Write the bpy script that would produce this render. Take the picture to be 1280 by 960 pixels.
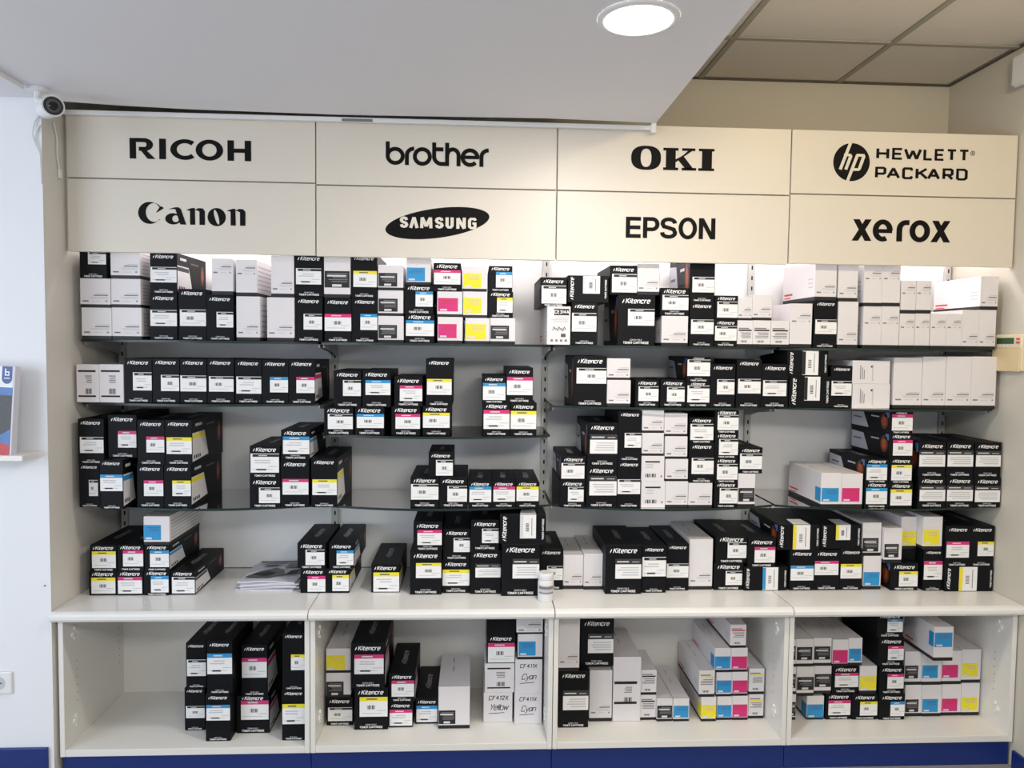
import bpy, bmesh, math, random
from mathutils import Vector

# ---------------------------------------------------------------- scene, camera, light, exposure
scene = bpy.context.scene
for o in list(bpy.data.objects):
    bpy.data.objects.remove(o)
COLL = scene.collection
random.seed(7)

cam_data = bpy.data.cameras.new('camera')
cam = bpy.data.objects.new('camera', cam_data)
COLL.objects.link(cam)
scene.camera = cam
cam_data.sensor_fit = 'HORIZONTAL'
cam_data.sensor_width = 36.0
cam_data.lens = 36.0 * 925.13 / 1280.0
cam_data.clip_start = 0.05
YAW, PITCH, ROLL = 0.0515, -0.0505, 0.0117
fwd = Vector((math.sin(YAW) * math.cos(PITCH), math.cos(YAW) * math.cos(PITCH), math.sin(PITCH)))
rgt = Vector((math.cos(YAW), -math.sin(YAW), 0))
upv = rgt.cross(fwd)
r2 = rgt * math.cos(ROLL) + upv * math.sin(ROLL)
u2 = upv * math.cos(ROLL) - rgt * math.sin(ROLL)
from mathutils import Matrix
rot = Matrix((r2, u2, -fwd)).transposed()
cam.matrix_world = Matrix.Translation((1.4937, -2.7028, 1.6131)) @ rot.to_4x4()

world = bpy.data.worlds.new('world')
scene.world = world
world.use_nodes = True
bg = world.node_tree.nodes['Background']
bg.inputs['Color'].default_value = (0.80, 0.88, 1.0, 1)
bg.inputs['Strength'].default_value = 0.64


def lamp(name, kind, loc, aim, energy, color, size=1.0, size_y=None, shape='RECTANGLE', spot=None):
    d = bpy.data.lights.new(name, kind)
    d.energy = energy
    d.color = color
    if kind == 'AREA':
        d.shape = shape
        d.size = size
        if size_y:
            d.size_y = size_y
    if kind == 'SPOT':
        d.spot_size = spot
        d.spot_blend = 0.7
        d.shadow_soft_size = size
    o = bpy.data.objects.new(name, d)
    COLL.objects.link(o)
    o.location = loc
    o.rotation_euler = (Vector(aim) - Vector(loc)).to_track_quat('-Z', 'Y').to_euler()
    return o


# daylight through the shop window behind and to the left of the camera
lamp('window_daylight', 'AREA', (-1.9, -2.5, 1.7), (0.2, 0.0, 1.2), 60, (0.78, 0.88, 1.0), 2.0, 2.2)
# ceiling downlights of the shop (one is in view, the others hang behind the camera)
lamp('downlight_warm', 'SPOT', (3.0, -1.15, 2.78), (3.0, 0.1, 1.6), 42, (1.0, 0.79, 0.47), 0.09, spot=2.3)
lamp('downlight_row', 'AREA', (2.0, -3.2, 2.45), (2.0, -2.4, 0.5), 62, (1.0, 0.95, 0.87), 1.6, 0.6)

vs = scene.view_settings
vs.view_transform = 'Standard'
vs.look = 'None'
vs.gamma = 1.0
vs.use_curve_mapping = False
vs.exposure = 0.0


# ---------------------------------------------------------------- materials
def lin(v):
    v = v / 255.0
    return v / 12.92 if v <= 0.04045 else ((v + 0.055) / 1.055) ** 2.4


def srgb(r, g, b):
    return (lin(r), lin(g), lin(b), 1.0)


def mat(name, rgb, rough=0.5, metal=0.0, vary=0.0, scale=12.0, bump=0.0, spec=0.5, emit=0.0):
    m = bpy.data.materials.new(name)
    m.use_nodes = True
    nt = m.node_tree
    p = nt.nodes['Principled BSDF']
    c = srgb(*rgb)
    p.inputs['Base Color'].default_value = c
    p.inputs['Roughness'].default_value = rough
    p.inputs['Metallic'].default_value = metal
    p.inputs['Specular IOR Level'].default_value = spec
    if emit:
        p.inputs['Emission Color'].default_value = c
        p.inputs['Emission Strength'].default_value = emit
    if vary or bump:
        tc = nt.nodes.new('ShaderNodeTexCoord')
        nz = nt.nodes.new('ShaderNodeTexNoise')
        nz.inputs['Scale'].default_value = scale
        nz.inputs['Detail'].default_value = 3
        nt.links.new(tc.outputs['Object'], nz.inputs['Vector'])
        if vary:
            mx = nt.nodes.new('ShaderNodeMix')
            mx.data_type = 'RGBA'
            mx.inputs['A'].default_value = tuple(min(1, v * (1 - vary)) for v in c[:3]) + (1,)
            mx.inputs['B'].default_value = tuple(min(1, v * (1 + vary)) for v in c[:3]) + (1,)
            nt.links.new(nz.outputs['Fac'], mx.inputs['Factor'])
            nt.links.new(mx.outputs['Result'], p.inputs['Base Color'])
        if bump:
            bp = nt.nodes.new('ShaderNodeBump')
            bp.inputs['Strength'].default_value = bump
            bp.inputs['Distance'].default_value = 0.002
            nt.links.new(nz.outputs['Fac'], bp.inputs['Height'])
            nt.links.new(bp.outputs['Normal'], p.inputs['Normal'])
    return m


M = {}
M['black'] = mat('black_carton', (16, 17, 21), 0.5, vary=0.12, scale=9, spec=0.16)
M['white'] = mat('white_carton', (226, 222, 224), 0.55, vary=0.03, scale=6)
M['band'] = mat('black_band', (22, 22, 24), 0.5)
M['paper'] = mat('label_paper', (238, 238, 238), 0.6)
M['ink'] = mat('black_ink', (22, 20, 20), 0.6)
M['grey'] = mat('grey_ink', (120, 118, 120), 0.6)
M['pale'] = mat('pale_ink', (196, 196, 200), 0.6)
M['dim'] = mat('dim_grey_print', (78, 78, 82), 0.5)
M['print'] = mat('white_print', (245, 245, 245), 0.5)
M['c'] = mat('cyan_print', (40, 146, 205), 0.5)
M['m'] = mat('magenta_print', (212, 44, 122), 0.5)
M['y'] = mat('yellow_print', (238, 224, 40), 0.5)
M['k'] = mat('black_print', (26, 25, 27), 0.5)
M['g'] = mat('grey_print', (52, 51, 53), 0.5)
M['w'] = mat('light_print', (215, 215, 218), 0.5)
M['red'] = mat('red_print', (205, 52, 70), 0.5)
M['ember'] = mat('dark_orange_print', (96, 42, 24), 0.5)
M['orange'] = mat('orange_print', (160, 74, 36), 0.5)
M['steel'] = mat('side_grey_print', (186, 188, 196), 0.5)
M['blue'] = mat('blue_print', (70, 110, 160), 0.5)
M['topgrey'] = mat('top_grey_print', (150, 150, 154), 0.5)
M['darktrim'] = mat('dark_trim', (92, 84, 72), 0.7)
M['sidewhite'] = mat('side_white_print', (222, 220, 222), 0.5)
M['stripe'] = mat('mauve_print', (176, 166, 180), 0.6)
M['cream'] = mat('cream_laminate', (220, 212, 199), 0.42, vary=0.015, scale=2.0)
M['vinyl'] = mat('black_vinyl', (12, 11, 11), 0.6, spec=0.15)
M['melamine'] = mat('white_melamine', (232, 230, 224), 0.32, vary=0.012, scale=3.0)
M['counter'] = mat('white_worktop', (234, 233, 230), 0.28, vary=0.015, scale=4.0)
M['plinth'] = mat('blue_plinth', (20, 46, 116), 0.4, vary=0.06, scale=3.0)
M['backpanel'] = mat('back_panel_white', (240, 240, 240), 0.5, vary=0.015, scale=3.0)
M['wall'] = mat('white_plaster', (234, 235, 238), 0.85, vary=0.02, scale=3.0, bump=0.15)
M['walltan'] = mat('beige_plaster', (206, 200, 186), 0.85, vary=0.03, scale=3.0, bump=0.15)
M['wallgrey'] = mat('grey_beige_panel', (220, 215, 207), 0.6, vary=0.03, scale=2.5)
M['ceil'] = mat('white_ceiling', (236, 235, 240), 0.9, vary=0.012, scale=2.0)
M['tile'] = mat('mineral_tile', (230, 222, 210), 0.95, vary=0.04, scale=60.0, bump=0.2)
M['tbar'] = mat('grid_bar', (168, 162, 148), 0.6)
M['floor'] = mat('grey_floor', (150, 146, 140), 0.5, vary=0.05, scale=5.0)
M['metal'] = mat('painted_metal', (196, 196, 192), 0.4, vary=0.02)
M['slot'] = mat('slot_dark', (20, 20, 20), 0.8)
M['plastic'] = mat('white_plastic', (232, 232, 232), 0.35)
M['clear'] = mat('milky_plastic', (238, 238, 236), 0.15)
M['dark'] = mat('dark_plastic', (34, 34, 36), 0.3)
M['lens'] = mat('lens_black', (8, 8, 10), 0.08)
M['beige'] = mat('beige_plastic', (226, 212, 182), 0.45)
M['tan'] = mat('tan_plastic', (216, 194, 152), 0.45)
M['lcd'] = mat('green_display', (34, 78, 44), 0.25)
M['lamp'] = mat('lamp_diffuser', (255, 250, 244), 0.5, emit=9.0)
M['tube'] = mat('fluorescent_tube', (255, 248, 250), 0.5, emit=23.0)
M['edge'] = mat('glass_edge', (14, 36, 32), 0.35)
M['photo_blue'] = mat('cover_blue', (60, 110, 175), 0.35, vary=0.5, scale=40)
M['photo_dark'] = mat('cover_dark', (40, 37, 40), 0.35, vary=0.5, scale=60)
M['photo_red'] = mat('cover_red', (186, 30, 42), 0.35)
M['logo_blue'] = mat('emblem_blue', (44, 74, 140), 0.35)
M['page'] = mat('page_edges', (214, 214, 224), 0.7)


def glass_material():
    m = bpy.data.materials.new('clear_glass')
    m.use_nodes = True
    nt = m.node_tree
    nt.nodes.remove(nt.nodes['Principled BSDF'])
    out = nt.nodes['Material Output']
    tr = nt.nodes.new('ShaderNodeBsdfTransparent')
    tr.inputs['Color'].default_value = (0.94, 0.975, 0.96, 1)
    gl = nt.nodes.new('ShaderNodeBsdfGlossy')
    gl.inputs['Roughness'].default_value = 0.03
    fr = nt.nodes.new('ShaderNodeFresnel')
    fr.inputs['IOR'].default_value = 1.45
    mx = nt.nodes.new('ShaderNodeMixShader')
    nt.links.new(fr.outputs[0], mx.inputs[0])
    nt.links.new(tr.outputs[0], mx.inputs[1])
    nt.links.new(gl.outputs[0], mx.inputs[2])
    nt.links.new(mx.outputs[0], out.inputs['Surface'])
    return m


M['glass'] = glass_material()


# ---------------------------------------------------------------- mesh helpers
class MB:
    """collects faces with materials and links them as one mesh object"""

    def __init__(self):
        self.v, self.f, self.mi, self.ms = [], [], [], []

    def mat(self, name):
        if name not in self.ms:
            self.ms.append(name)
        return self.ms.index(name)

    def face(self, pts, m):
        b = len(self.v)
        self.v += [tuple(p) for p in pts]
        self.f.append(tuple(range(b, b + len(pts))))
        self.mi.append(self.mat(m))

    def box(self, x0, x1, y0, y1, z0, z1, m, c=0.0):
        """box with chamfered edges of size c"""
        if c <= 0:
            rings = [((x0, y0), (x1, y0), (x1, y1), (x0, y1))] * 2
            zs = [z0, z1]
        else:
            def ring(i):
                a, b_, d, e = x0 + i, x1 - i, y0 + i, y1 - i
                return ((a + c, d), (b_ - c, d), (b_, d + c), (b_, e - c), (b_ - c, e), (a + c, e), (a, e - c), (a, d + c))
            rings = [ring(c * .7), ring(0), ring(0), ring(c * .7)]
            zs = [z0, z0 + c, z1 - c, z1]
        self.rings([[(p[0], p[1], z) for p in r] for r, z in zip(rings, zs)], m)

    def rings(self, rs, m, cap=True, mats=None):
        n = len(rs[0])
        b = len(self.v)
        for r in rs:
            self.v += [tuple(p) for p in r]
        for k in range(len(rs) - 1):
            mm = self.mat(mats[k] if mats else m)
            for i in range(n):
                j = (i + 1) % n
                self.f.append((b + k * n + i, b + k * n + j, b + (k + 1) * n + j, b + (k + 1) * n + i))
                self.mi.append(mm)
        if cap:
            self.f.append(tuple(b + i for i in reversed(range(n))))
            self.mi.append(self.mat(mats[0] if mats else m))
            t = b + (len(rs) - 1) * n
            self.f.append(tuple(t + i for i in range(n)))
            self.mi.append(self.mat(mats[-1] if mats else m))

    def quad(self, x0, z0, x1, z1, y, m):
        """flat print facing -y"""
        self.face(((x0, y, z0), (x1, y, z0), (x1, y, z1), (x0, y, z1)), m)

    def tube(self, pts, r, m, n=8):
        rs = []
        pts = [Vector(p) for p in pts]
        for i, p in enumerate(pts):
            d = (pts[min(i + 1, len(pts) - 1)] - pts[max(i - 1, 0)]).normalized()
            a = d.cross(Vector((0, 0, 1)))
            if a.length < .05:
                a = d.cross(Vector((1, 0, 0)))
            a.normalize()
            b = d.cross(a)
            rr = r[i] if isinstance(r, (list, tuple)) else r
            rs.append([p + (a * math.cos(t * 2 * math.pi / n) + b * math.sin(t * 2 * math.pi / n)) * rr for t in range(n)])
        self.rings(rs, m)

    def prism(self, poly, x0, x1, m):
        """polygon in y,z swept along x"""
        self.rings([[(x, p[0], p[1]) for p in poly] for x in (x0, x1)], m)

    def build(self, name, parent=None, loc=(0, 0, 0), smooth=False):
        me = bpy.data.meshes.new(name)
        me.from_pydata(self.v, [], self.f)
        for s in self.ms:
            me.materials.append(M[s])
        me.polygons.foreach_set('material_index', self.mi)
        bm = bmesh.new()
        bm.from_mesh(me)
        if smooth:
            bmesh.ops.remove_doubles(bm, verts=bm.verts, dist=1e-6)
        bmesh.ops.recalc_face_normals(bm, faces=bm.faces) if smooth or len(self.f) > 5 and any(len(f) > 4 for f in self.f) else None
        bm.to_mesh(me)
        bm.free()
        if smooth:
            me.polygons.foreach_set('use_smooth', [len(p.vertices) == 4 for p in me.polygons])
        me.update()
        return link(name, me, parent, loc)


def link(name, me, parent=None, loc=(0, 0, 0)):
    o = bpy.data.objects.new(name, me)
    COLL.objects.link(o)
    o.location = loc
    if parent:
        o.parent = parent
    return o


def tag(o, label, cat, group=None):
    o['label'] = label
    o['category'] = cat
    if group:
        o['group'] = group
    return o


def structure(o):
    o['kind'] = 'structure'
    return o


def empty(name, loc):
    o = bpy.data.objects.new(name, None)
    o.empty_display_size = 0.05
    COLL.objects.link(o)
    o.location = loc
    return o


# ---------------------------------------------------------------- strokes: lettering drawn with a broad nib
LIFT = 0.0004   # successive strokes step forward so none are coplanar


def stroke(mb, pts, wx, wy, m='vinyl', y=0.0, closed=False):
    y -= LIFT * len(mb.f) / 40.0
    n = len(pts)
    if not closed:
        for i in range(1, n - 1):   # break the stroke at sharp corners
            p, q, r = pts[i - 1], pts[i], pts[i + 1]
            u, v = (q[0] - p[0], q[1] - p[1]), (r[0] - q[0], r[1] - q[1])
            k = math.hypot(*u) * math.hypot(*v)
            if k > 0 and (u[0] * v[0] + u[1] * v[1]) / k < -.2:
                stroke(mb, pts[:i + 1], wx, wy, m, y)
                stroke(mb, pts[i:], wx, wy, m, y)
                return
    L, R = [], []
    for i in range(n):
        ds = []
        if i > 0 or closed:
            a = pts[i - 1]
            ds.append((pts[i][0] - a[0], pts[i][1] - a[1]))
        if i < n - 1 or closed:
            b = pts[(i + 1) % n]
            ds.append((b[0] - pts[i][0], b[1] - pts[i][1]))
        ds = [(d[0] / math.hypot(*d), d[1] / math.hypot(*d)) for d in ds if math.hypot(*d) > 1e-9]
        tx = sum(d[0] for d in ds)
        ty = sum(d[1] for d in ds)
        h = math.hypot(tx, ty) or 1
        tx, ty = tx / h, ty / h
        cosb = max(.78, tx * ds[0][0] + ty * ds[0][1])
        nx, ny = -ty, tx
        # miter offset of each side; nib thickness per axis
        L.append((pts[i][0] + nx * wx / 2 / cosb, pts[i][1] + ny * wy / 2 / cosb))
        R.append((pts[i][0] - nx * wx / 2 / cosb, pts[i][1] - ny * wy / 2 / cosb))
    for i in range(n if closed else n - 1):
        j = (i + 1) % n
        mb.face(((R[i][0], y, R[i][1]), (R[j][0], y, R[j][1]), (L[j][0], y, L[j][1]), (L[i][0], y, L[i][1])), m)


def arc(cx, cy, rx, ry, a0, a1, n=12):
    return [(cx + rx * math.cos(math.radians(a0 + (a1 - a0) * i / n)), cy + ry * math.sin(math.radians(a0 + (a1 - a0) * i / n))) for i in range(n + 1)]


def poly(mb, pts, m='vinyl', y=0.0):
    y -= LIFT * len(mb.f) / 40.0
    mb.face([(p[0], y, p[1]) for p in pts], m)


def ring(mb, outer, inner, m='vinyl', y=0.0):
    n = len(outer)
    for i in range(n):
        j = (i + 1) % n
        mb.face([(p[0], y, p[1]) for p in (outer[i], outer[j], inner[j], inner[i])], m)


# plain stroke alphabet, unit cap height: width, strokes
GL = {
    'A': (.7, [[(0, 0), (.35, 1), (.7, 0)], [(.14, .32), (.56, .32)]]),
    'B': (.6, [[(0, 0), (0, 1), (.5, 1), (.5, .52), (0, .52)], [(.5, .52), (.58, .4), (.58, 0), (0, 0)]]),
    'C': (.62, [[(.62, .8), (.55, 1), (.08, 1), (0, .9), (0, .1), (.08, 0), (.55, 0), (.62, .2)]]),
    'D': (.64, [[(0, 0), (0, 1), (.5, 1), (.64, .85), (.64, .15), (.5, 0), (0, 0)]]),
    'E': (.56, [[(.56, 1), (0, 1), (0, 0), (.56, 0)], [(0, .5), (.5, .5)]]),
    'F': (.56, [[(.56, 1), (0, 1), (0, 0)], [(0, .52), (.48, .52)]]),
    'G': (.64, [[(.64, .8), (.55, 1), (.08, 1), (0, .9), (0, .1), (.08, 0), (.64, 0), (.64, .48), (.36, .48)]]),
    'H': (.64, [[(0, 0), (0, 1)], [(.64, 0), (.64, 1)], [(0, .5), (.64, .5)]]),
    'I': (.0, [[(0, 0), (0, 1)]]),
    'K': (.62, [[(0, 0), (0, 1)], [(.6, 1), (.06, .46)], [(.2, .6), (.64, 0)]]),
    'L': (.54, [[(0, 1), (0, 0), (.54, 0)]]),
    'M': (.8, [[(0, 0), (0, 1), (.4, .25), (.8, 1), (.8, 0)]]),
    'N': (.64, [[(0, 0), (0, 1), (.64, 0), (.64, 1)]]),
    'O': (.66, [[(.1, 0), (.56, 0), (.66, .12), (.66, .88), (.56, 1), (.1, 1), (0, .88), (0, .12), (.1, 0)]]),
    'P': (.6, [[(0, 0), (0, 1), (.5, 1), (.6, .9), (.6, .5), (.5, .4), (0, .4)]]),
    'R': (.62, [[(0, 0), (0, 1), (.5, 1), (.6, .9), (.6, .52), (.5, .42), (0, .42)], [(.3, .42), (.62, 0)]]),
    'S': (.6, [[(.6, .85), (.5, 1), (.1, 1), (0, .88), (0, .62), (.1, .52), (.5, .48), (.6, .38), (.6, .12), (.5, 0), (.1, 0), (0, .15)]]),
    'T': (.66, [[(0, 1), (.66, 1)], [(.33, 1), (.33, 0)]]),
    'U': (.64, [[(0, 1), (0, .12), (.1, 0), (.54, 0), (.64, .12), (.64, 1)]]),
    'W': (1.0, [[(0, 1), (.25, 0), (.5, .85), (.75, 0), (1, 1)]]),
    'X': (.62, [[(0, 0), (.62, 1)], [(0, 1), (.62, 0)]]),
    'Y': (.6, [[(0, 1), (.3, .5), (.6, 1)], [(.3, .5), (.3, 0)]]),
    '1': (.2, [[(0, .8), (.2, 1), (.2, 0)]]),
    '2': (.55, [[(0, .8), (.1, 1), (.5, 1), (.55, .7), (0, 0), (.58, 0)]]),
    '3': (.55, [[(0, 1), (.5, 1), (.5, .52), (.15, .52)], [(.5, .52), (.56, .4), (.5, 0), (0, 0)]]),
    '4': (.6, [[(.42, 0), (.42, 1), (0, .35), (.62, .35)]]),
    'a': (.5, [[(.48, .68), (.1, .68), (0, .5), (0, .12), (.1, 0), (.38, .05), (.5, .2)], [(.5, .7), (.5, 0)]]),
    'c': (.5, [[(.5, .55), (.45, .7), (.08, .7), (0, .6), (0, .1), (.08, 0), (.45, 0), (.5, .15)]]),
    'e': (.52, [[(0, .36), (.52, .36), (.52, .6), (.45, .7), (.08, .7), (0, .6), (0, .1), (.08, 0), (.5, 0)]]),
    'i': (.0, [[(0, 0), (0, .7)], [(0, .86), (0, 1)]]),
    'l': (.05, [[(0, 1), (0, .1), (.08, 0)]]),
    'n': (.5, [[(0, 0), (0, .7)], [(0, .6), (.12, .7), (.42, .7), (.5, .58), (.5, 0)]]),
    'o': (.5, [[(.1, 0), (.4, 0), (.5, .12), (.5, .58), (.4, .7), (.1, .7), (0, .58), (0, .12), (.1, 0)]]),
    'r': (.34, [[(0, 0), (0, .7)], [(0, .55), (.12, .7), (.36, .7)]]),
    't': (.34, [[(.1, .95), (.1, .1), (.18, 0), (.36, 0)], [(-.06, .7), (.36, .7)]]),
    'w': (.75, [[(0, .7), (.18, 0), (.37, .6), (.56, 0), (.75, .7)]]),
    'y': (.5, [[(0, .7), (.25, .05)], [(.5, .7), (.2, -.3), (.02, -.3)]]),
}


def text_strokes(mb, s, wx, wy, m, shear=0.0, gap=.3, jitter=0.0, x=0.0, size=1.0, z=0.0):
    x0 = x
    for ch in s:
        if ch == ' ':
            x += .5 * size
            continue
        w, st = GL[ch]
        for pl in st:
            pts = [(x + (p[0] + p[1] * shear + random.uniform(-jitter, jitter)) * size, z + (p[1] + random.uniform(-jitter, jitter)) * size) for p in pl]
            stroke(mb, pts, wx * size, wy * size, m)
        x += (w + gap) * size
    return x - gap * size


def text_mesh(s, wx, wy, m, shear=0.0, gap=.3, slash=False):
    """lettering scaled to unit width, centred on the origin"""
    mb = MB()
    x = 0.0
    if slash:
        stroke(mb, [(0, .0), (.28, .45), (.34, .8)], .16, .1, m)
        stroke(mb, [(.02, .3), (.3, .6)], .12, .1, m)
        x = .75
    w = text_strokes(mb, s, wx, wy, m, shear, gap, x=x)
    mb.v = [((v[0] - w / 2) / w, v[1], (v[2] - .45) / w) for v in mb.v]
    o = mb.build('lettering')
    me = o.data
    bpy.data.objects.remove(o)
    return me


WORDMARK = text_mesh('Kitencre', .20, .17, 'print', .22, .26, True)
WORDMARK_DIM = text_mesh('Kitencre', .21, .19, 'topgrey', .22, .26, True)
CAPTION = text_mesh('TONER CARTRIDGE', .22, .2, 'print', 0, .3)
SMALLCAP = text_mesh('COMPATIBLE', .2, .18, 'pale', 0, .3)

# ---------------------------------------------------------------- setting
YB = 0.565
b = MB()
b.box(-2.6, 3.9, -4.5, 0.75, -0.05, 0.0, 'floor')
structure(b.build('floor'))

b = MB()
b.box(-2.6, 3.75, YB, 0.70, 0.0, 2.95, 'walltan')
structure(b.build('wall_back'))

b = MB()   # pier left of the shelves: white front, beige return
b.box(-2.6, -0.012, -0.014, YB, 0.0, 2.95, 'wall')
b.face(((-.0115, -.013, 0), (-.0115, YB, 0), (-.0115, YB, 2.95), (-.0115, -.013, 2.95)), 'wallgrey')
structure(b.build('wall_left'))

b = MB()
b.box(3.605, 3.75, -4.5, YB, 0.0, 2.95, 'walltan')
structure(b.build('wall_right'))

b = MB()   # lowered plaster ceiling on the left, wavy rear edge
edge = [(-2.6, -.016), (-.02, -.016), (-.004, .015), (.22, .05), (.46, .072), (1.0, .088), (1.4, .075), (1.75, .062), (2.1, .078), (2.165, .082)]
outline = [(-2.6, -4.5), (2.165, -4.5)] + edge[::-1]
b.rings([[(p[0], p[1], z) for p in outline] for z in (2.455, 2.80)], 'ceil')
structure(b.build('ceiling'))

tile_ceiling = structure(empty('ceiling.001', (2.165, YB, 2.80)))
# 0.62 m grid seen through the opening on the right
gx = [2.17, 2.475, 3.095, 3.6]
gy = [YB, 0.14, -0.48, -1.10, -1.72]
for i in range(3):
    for j in range(4):
        x0, x1, y0, y1 = gx[i] + .011, gx[i + 1] - .011, gy[j + 1] + .011, gy[j] - .011
        b = MB()
        b.box(x0, x1, y0, y1, 2.802, 2.815, 'tile', .003)
        o = b.build('ceiling_tile')
        o.parent = tile_ceiling
        o.matrix_parent_inverse = Matrix.Translation((-2.165, -YB, -2.80))
for x in gx[1:3]:
    b = MB()
    b.box(x - .011, x + .011, -1.75, YB - .001, 2.797, 2.806, 'tbar')
    o = b.build('grid_bar', tile_ceiling)
    o.matrix_parent_inverse = Matrix.Translation((-2.165, -YB, -2.80))
for y in gy[1:]:
    b = MB()
    b.box(2.17, 3.604, y - .011, y + .011, 2.7965, 2.8055, 'tbar')
    o = b.build('grid_bar', tile_ceiling)
    o.matrix_parent_inverse = Matrix.Translation((-2.165, -YB, -2.80))
b = MB()  # thin dark trim where the tile ceiling meets the walls
b.box(2.166, 3.605, YB - .008, YB - .0005, 2.794, 2.801, 'darktrim')
b.box(3.598, 3.6045, -1.75, YB - .009, 2.794, 2.801, 'darktrim')
structure(b.build('trim_2'))
b = MB()
b.box(-2.6, 3.75, -4.5, YB, 2.83, 2.86, 'tile')
structure(b.build('ceiling.002'))

b = MB()   # white rail along the lowered ceiling's edge, with its end bracket
b.box(0.002, 2.155, 0.092, 0.112, 2.433, 2.449, 'plastic', .002)
b.box(2.148, 2.168, 0.084, 0.112, 2.420, 2.474, 'plastic', .002)
b.box(1.0, 1.112, 0.0905, 0.0925, 2.4335, 2.4435, 'grey')
structure(b.build('trim_1'))

b = MB()
b.box(-2.6, -.03, -.026, -.0145, 0.0, .148, 'plinth', .002)
structure(b.build('baseboard_left'))
b = MB()
b.box(3.593, 3.6045, -2.0, -.005, 0.0, .07, 'plinth', .002)
structure(b.build('baseboard_right'))

b = MB()   # cable trunking on the ceiling towards the camera
b.box(-.010, .012, -2.6, -.150, 2.436, 2.4545, 'plastic', .002)
tag(b.build('cable_trunking'), 'thin white cable trunking running along the ceiling to the camera mount', 'trunking')

# ---------------------------------------------------------------- sign panels
PZ = [(0.0005, 0.0), (-.005, -.002), (-.005, -.002), (.002, .002)]
PLACE = ['leftmost', 'second from left', 'third from left', 'rightmost']
panels = {}
for i in range(4):
    for row in (0, 1):
        zm = 2.210 + PZ[i][0]
        z0, z1 = (zm + .0025, 2.455) if row == 0 else (1.944 + PZ[i][1], zm - .0025)
        b = MB()
        x0, x1 = i * .9 + .0022, (i + 1) * .9 - .0022
        b.box(x0 - (i + .5) * .9, x1 - (i + .5) * .9, 0, .018, 0, z1 - z0, 'cream', .0012)
        p = b.build('sign', loc=((i + .5) * .9, .115, z0))
        what = [['wide heavy capitals', 'high-contrast serif name with large initial'], ['rounded lowercase letters', 'light capitals inside a tilted black oval'],
                ['three fat slab capitals', 'plain bold capitals'], ['round emblem beside two lines of capitals', 'bold lowercase letters with crossed ends']][i][row]
        tag(p, 'cream sign panel with %s, %s, %s row' % (what, PLACE[i], ['upper', 'lower'][row]), 'sign', 'cream sign panels above the shelves')
        panels[i, row] = p
# backing behind the joints; unseen lid and left overlap added to block tube light
b = MB()
b.box(-.0108, 3.604, .1338, .140, 1.948, 2.448, 'wallgrey')
b.box(.004, 3.596, .1402, .487, 2.196, 2.212, 'melamine')
o = tag(b.build('sign_backing_light_block'), 'backing behind the cream sign panels with an unseen lid added to block tube light', 'board')


def logo(i, row, mb, cx, cz, scale, ox, oz, name='lettering'):
    """strokes in drawing units, (ox, oz) of the drawing lands on world (cx, cz) of the panel"""
    p = panels[i, row]
    mb.v = [((v[0] - ox) * scale + cx - p.location.x, -.0006 + v[1], (v[2] - oz) * scale + cz - p.location.z) for v in mb.v]
    return mb.build(name, p)


# panel 1 upper
b = MB()
wx, wy = 52, 33
stroke(b, [(171, 0), (171, 165)], wx, wy)
stroke(b, [(190, 149), (262, 149)] + arc(262, 114, 44, 35, 80, -80, 10) + [(262, 79), (218, 79)], wx, wy)
poly(b, [(215, 88), (268, 80), (350, 0), (288, 0)])
stroke(b, [(407, 0), (407, 165)], 54, wy)
stroke(b, arc(585, 82, 91, 67, 46, 314, 22), wx, wy)
stroke(b, arc(780, 82, 84, 68, 0, 350, 28), wx, wy, closed=True)
stroke(b, [(951, 0), (951, 165)], wx, wy)
stroke(b, [(1089, 0), (1089, 165)], wx, wy)
stroke(b, [(960, 83), (1080, 83)], wx, 33)
logo(0, 0, b, .446, 2.322, .438 / 970, 630, 82)
# panel 1 lower
b = MB()
no, ni = arc(300, 89, 92, 89, 30, 325, 26), arc(336, 93, 66, 76, 32, 318, 26)
for k in range(26):
    b.face([(p[0], 0, p[1]) for p in (no[k], no[k + 1], ni[k + 1], ni[k])], 'vinyl')
poly(b, [(378, 134), (415, 130), (356, 92), (352, 95)])
poly(b, [(415, 130), (356, 92), (392, 146)])
ring(b, arc(487, 45, 64, 46, 0, 345, 23), arc(507, 46, 27, 27, 0, 345, 23))
poly(b, [(500, 138), (530, 140), (550, 125), (592, 0), (545, 0), (538, 20)])
poly(b, [(450, 122), (500, 138), (530, 140), (540, 118), (505, 125)])
for dx in (0, 326):
    poly(b, [(590 + dx, 120), (640 + dx, 136), (662 + dx, 136), (664 + dx, 0), (622 + dx, 0), (622 + dx, 112)])
    poly(b, [(660 + dx, 120), (690 + dx, 136), (725 + dx, 134), (742 + dx, 112), (742 + dx, 0), (698 + dx, 0), (698 + dx, 108), (682 + dx, 116)])
oo, oi = [], []
for k in range(28):
    t = 2 * math.pi * k / 28
    oo.append((836 + 74 * math.cos(t), 66 + 74 * math.sin(t)))
    u, v = 15 * math.cos(t - .25), 62 * math.sin(t - .25)
    oi.append((835 + u * .96 - v * -.26 * -1, 66 + v * .96 + u * .26))
ring(b, oo, oi)
logo(0, 1, b, .450, 2.084, .391 / 866, 641, 78)
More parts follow.
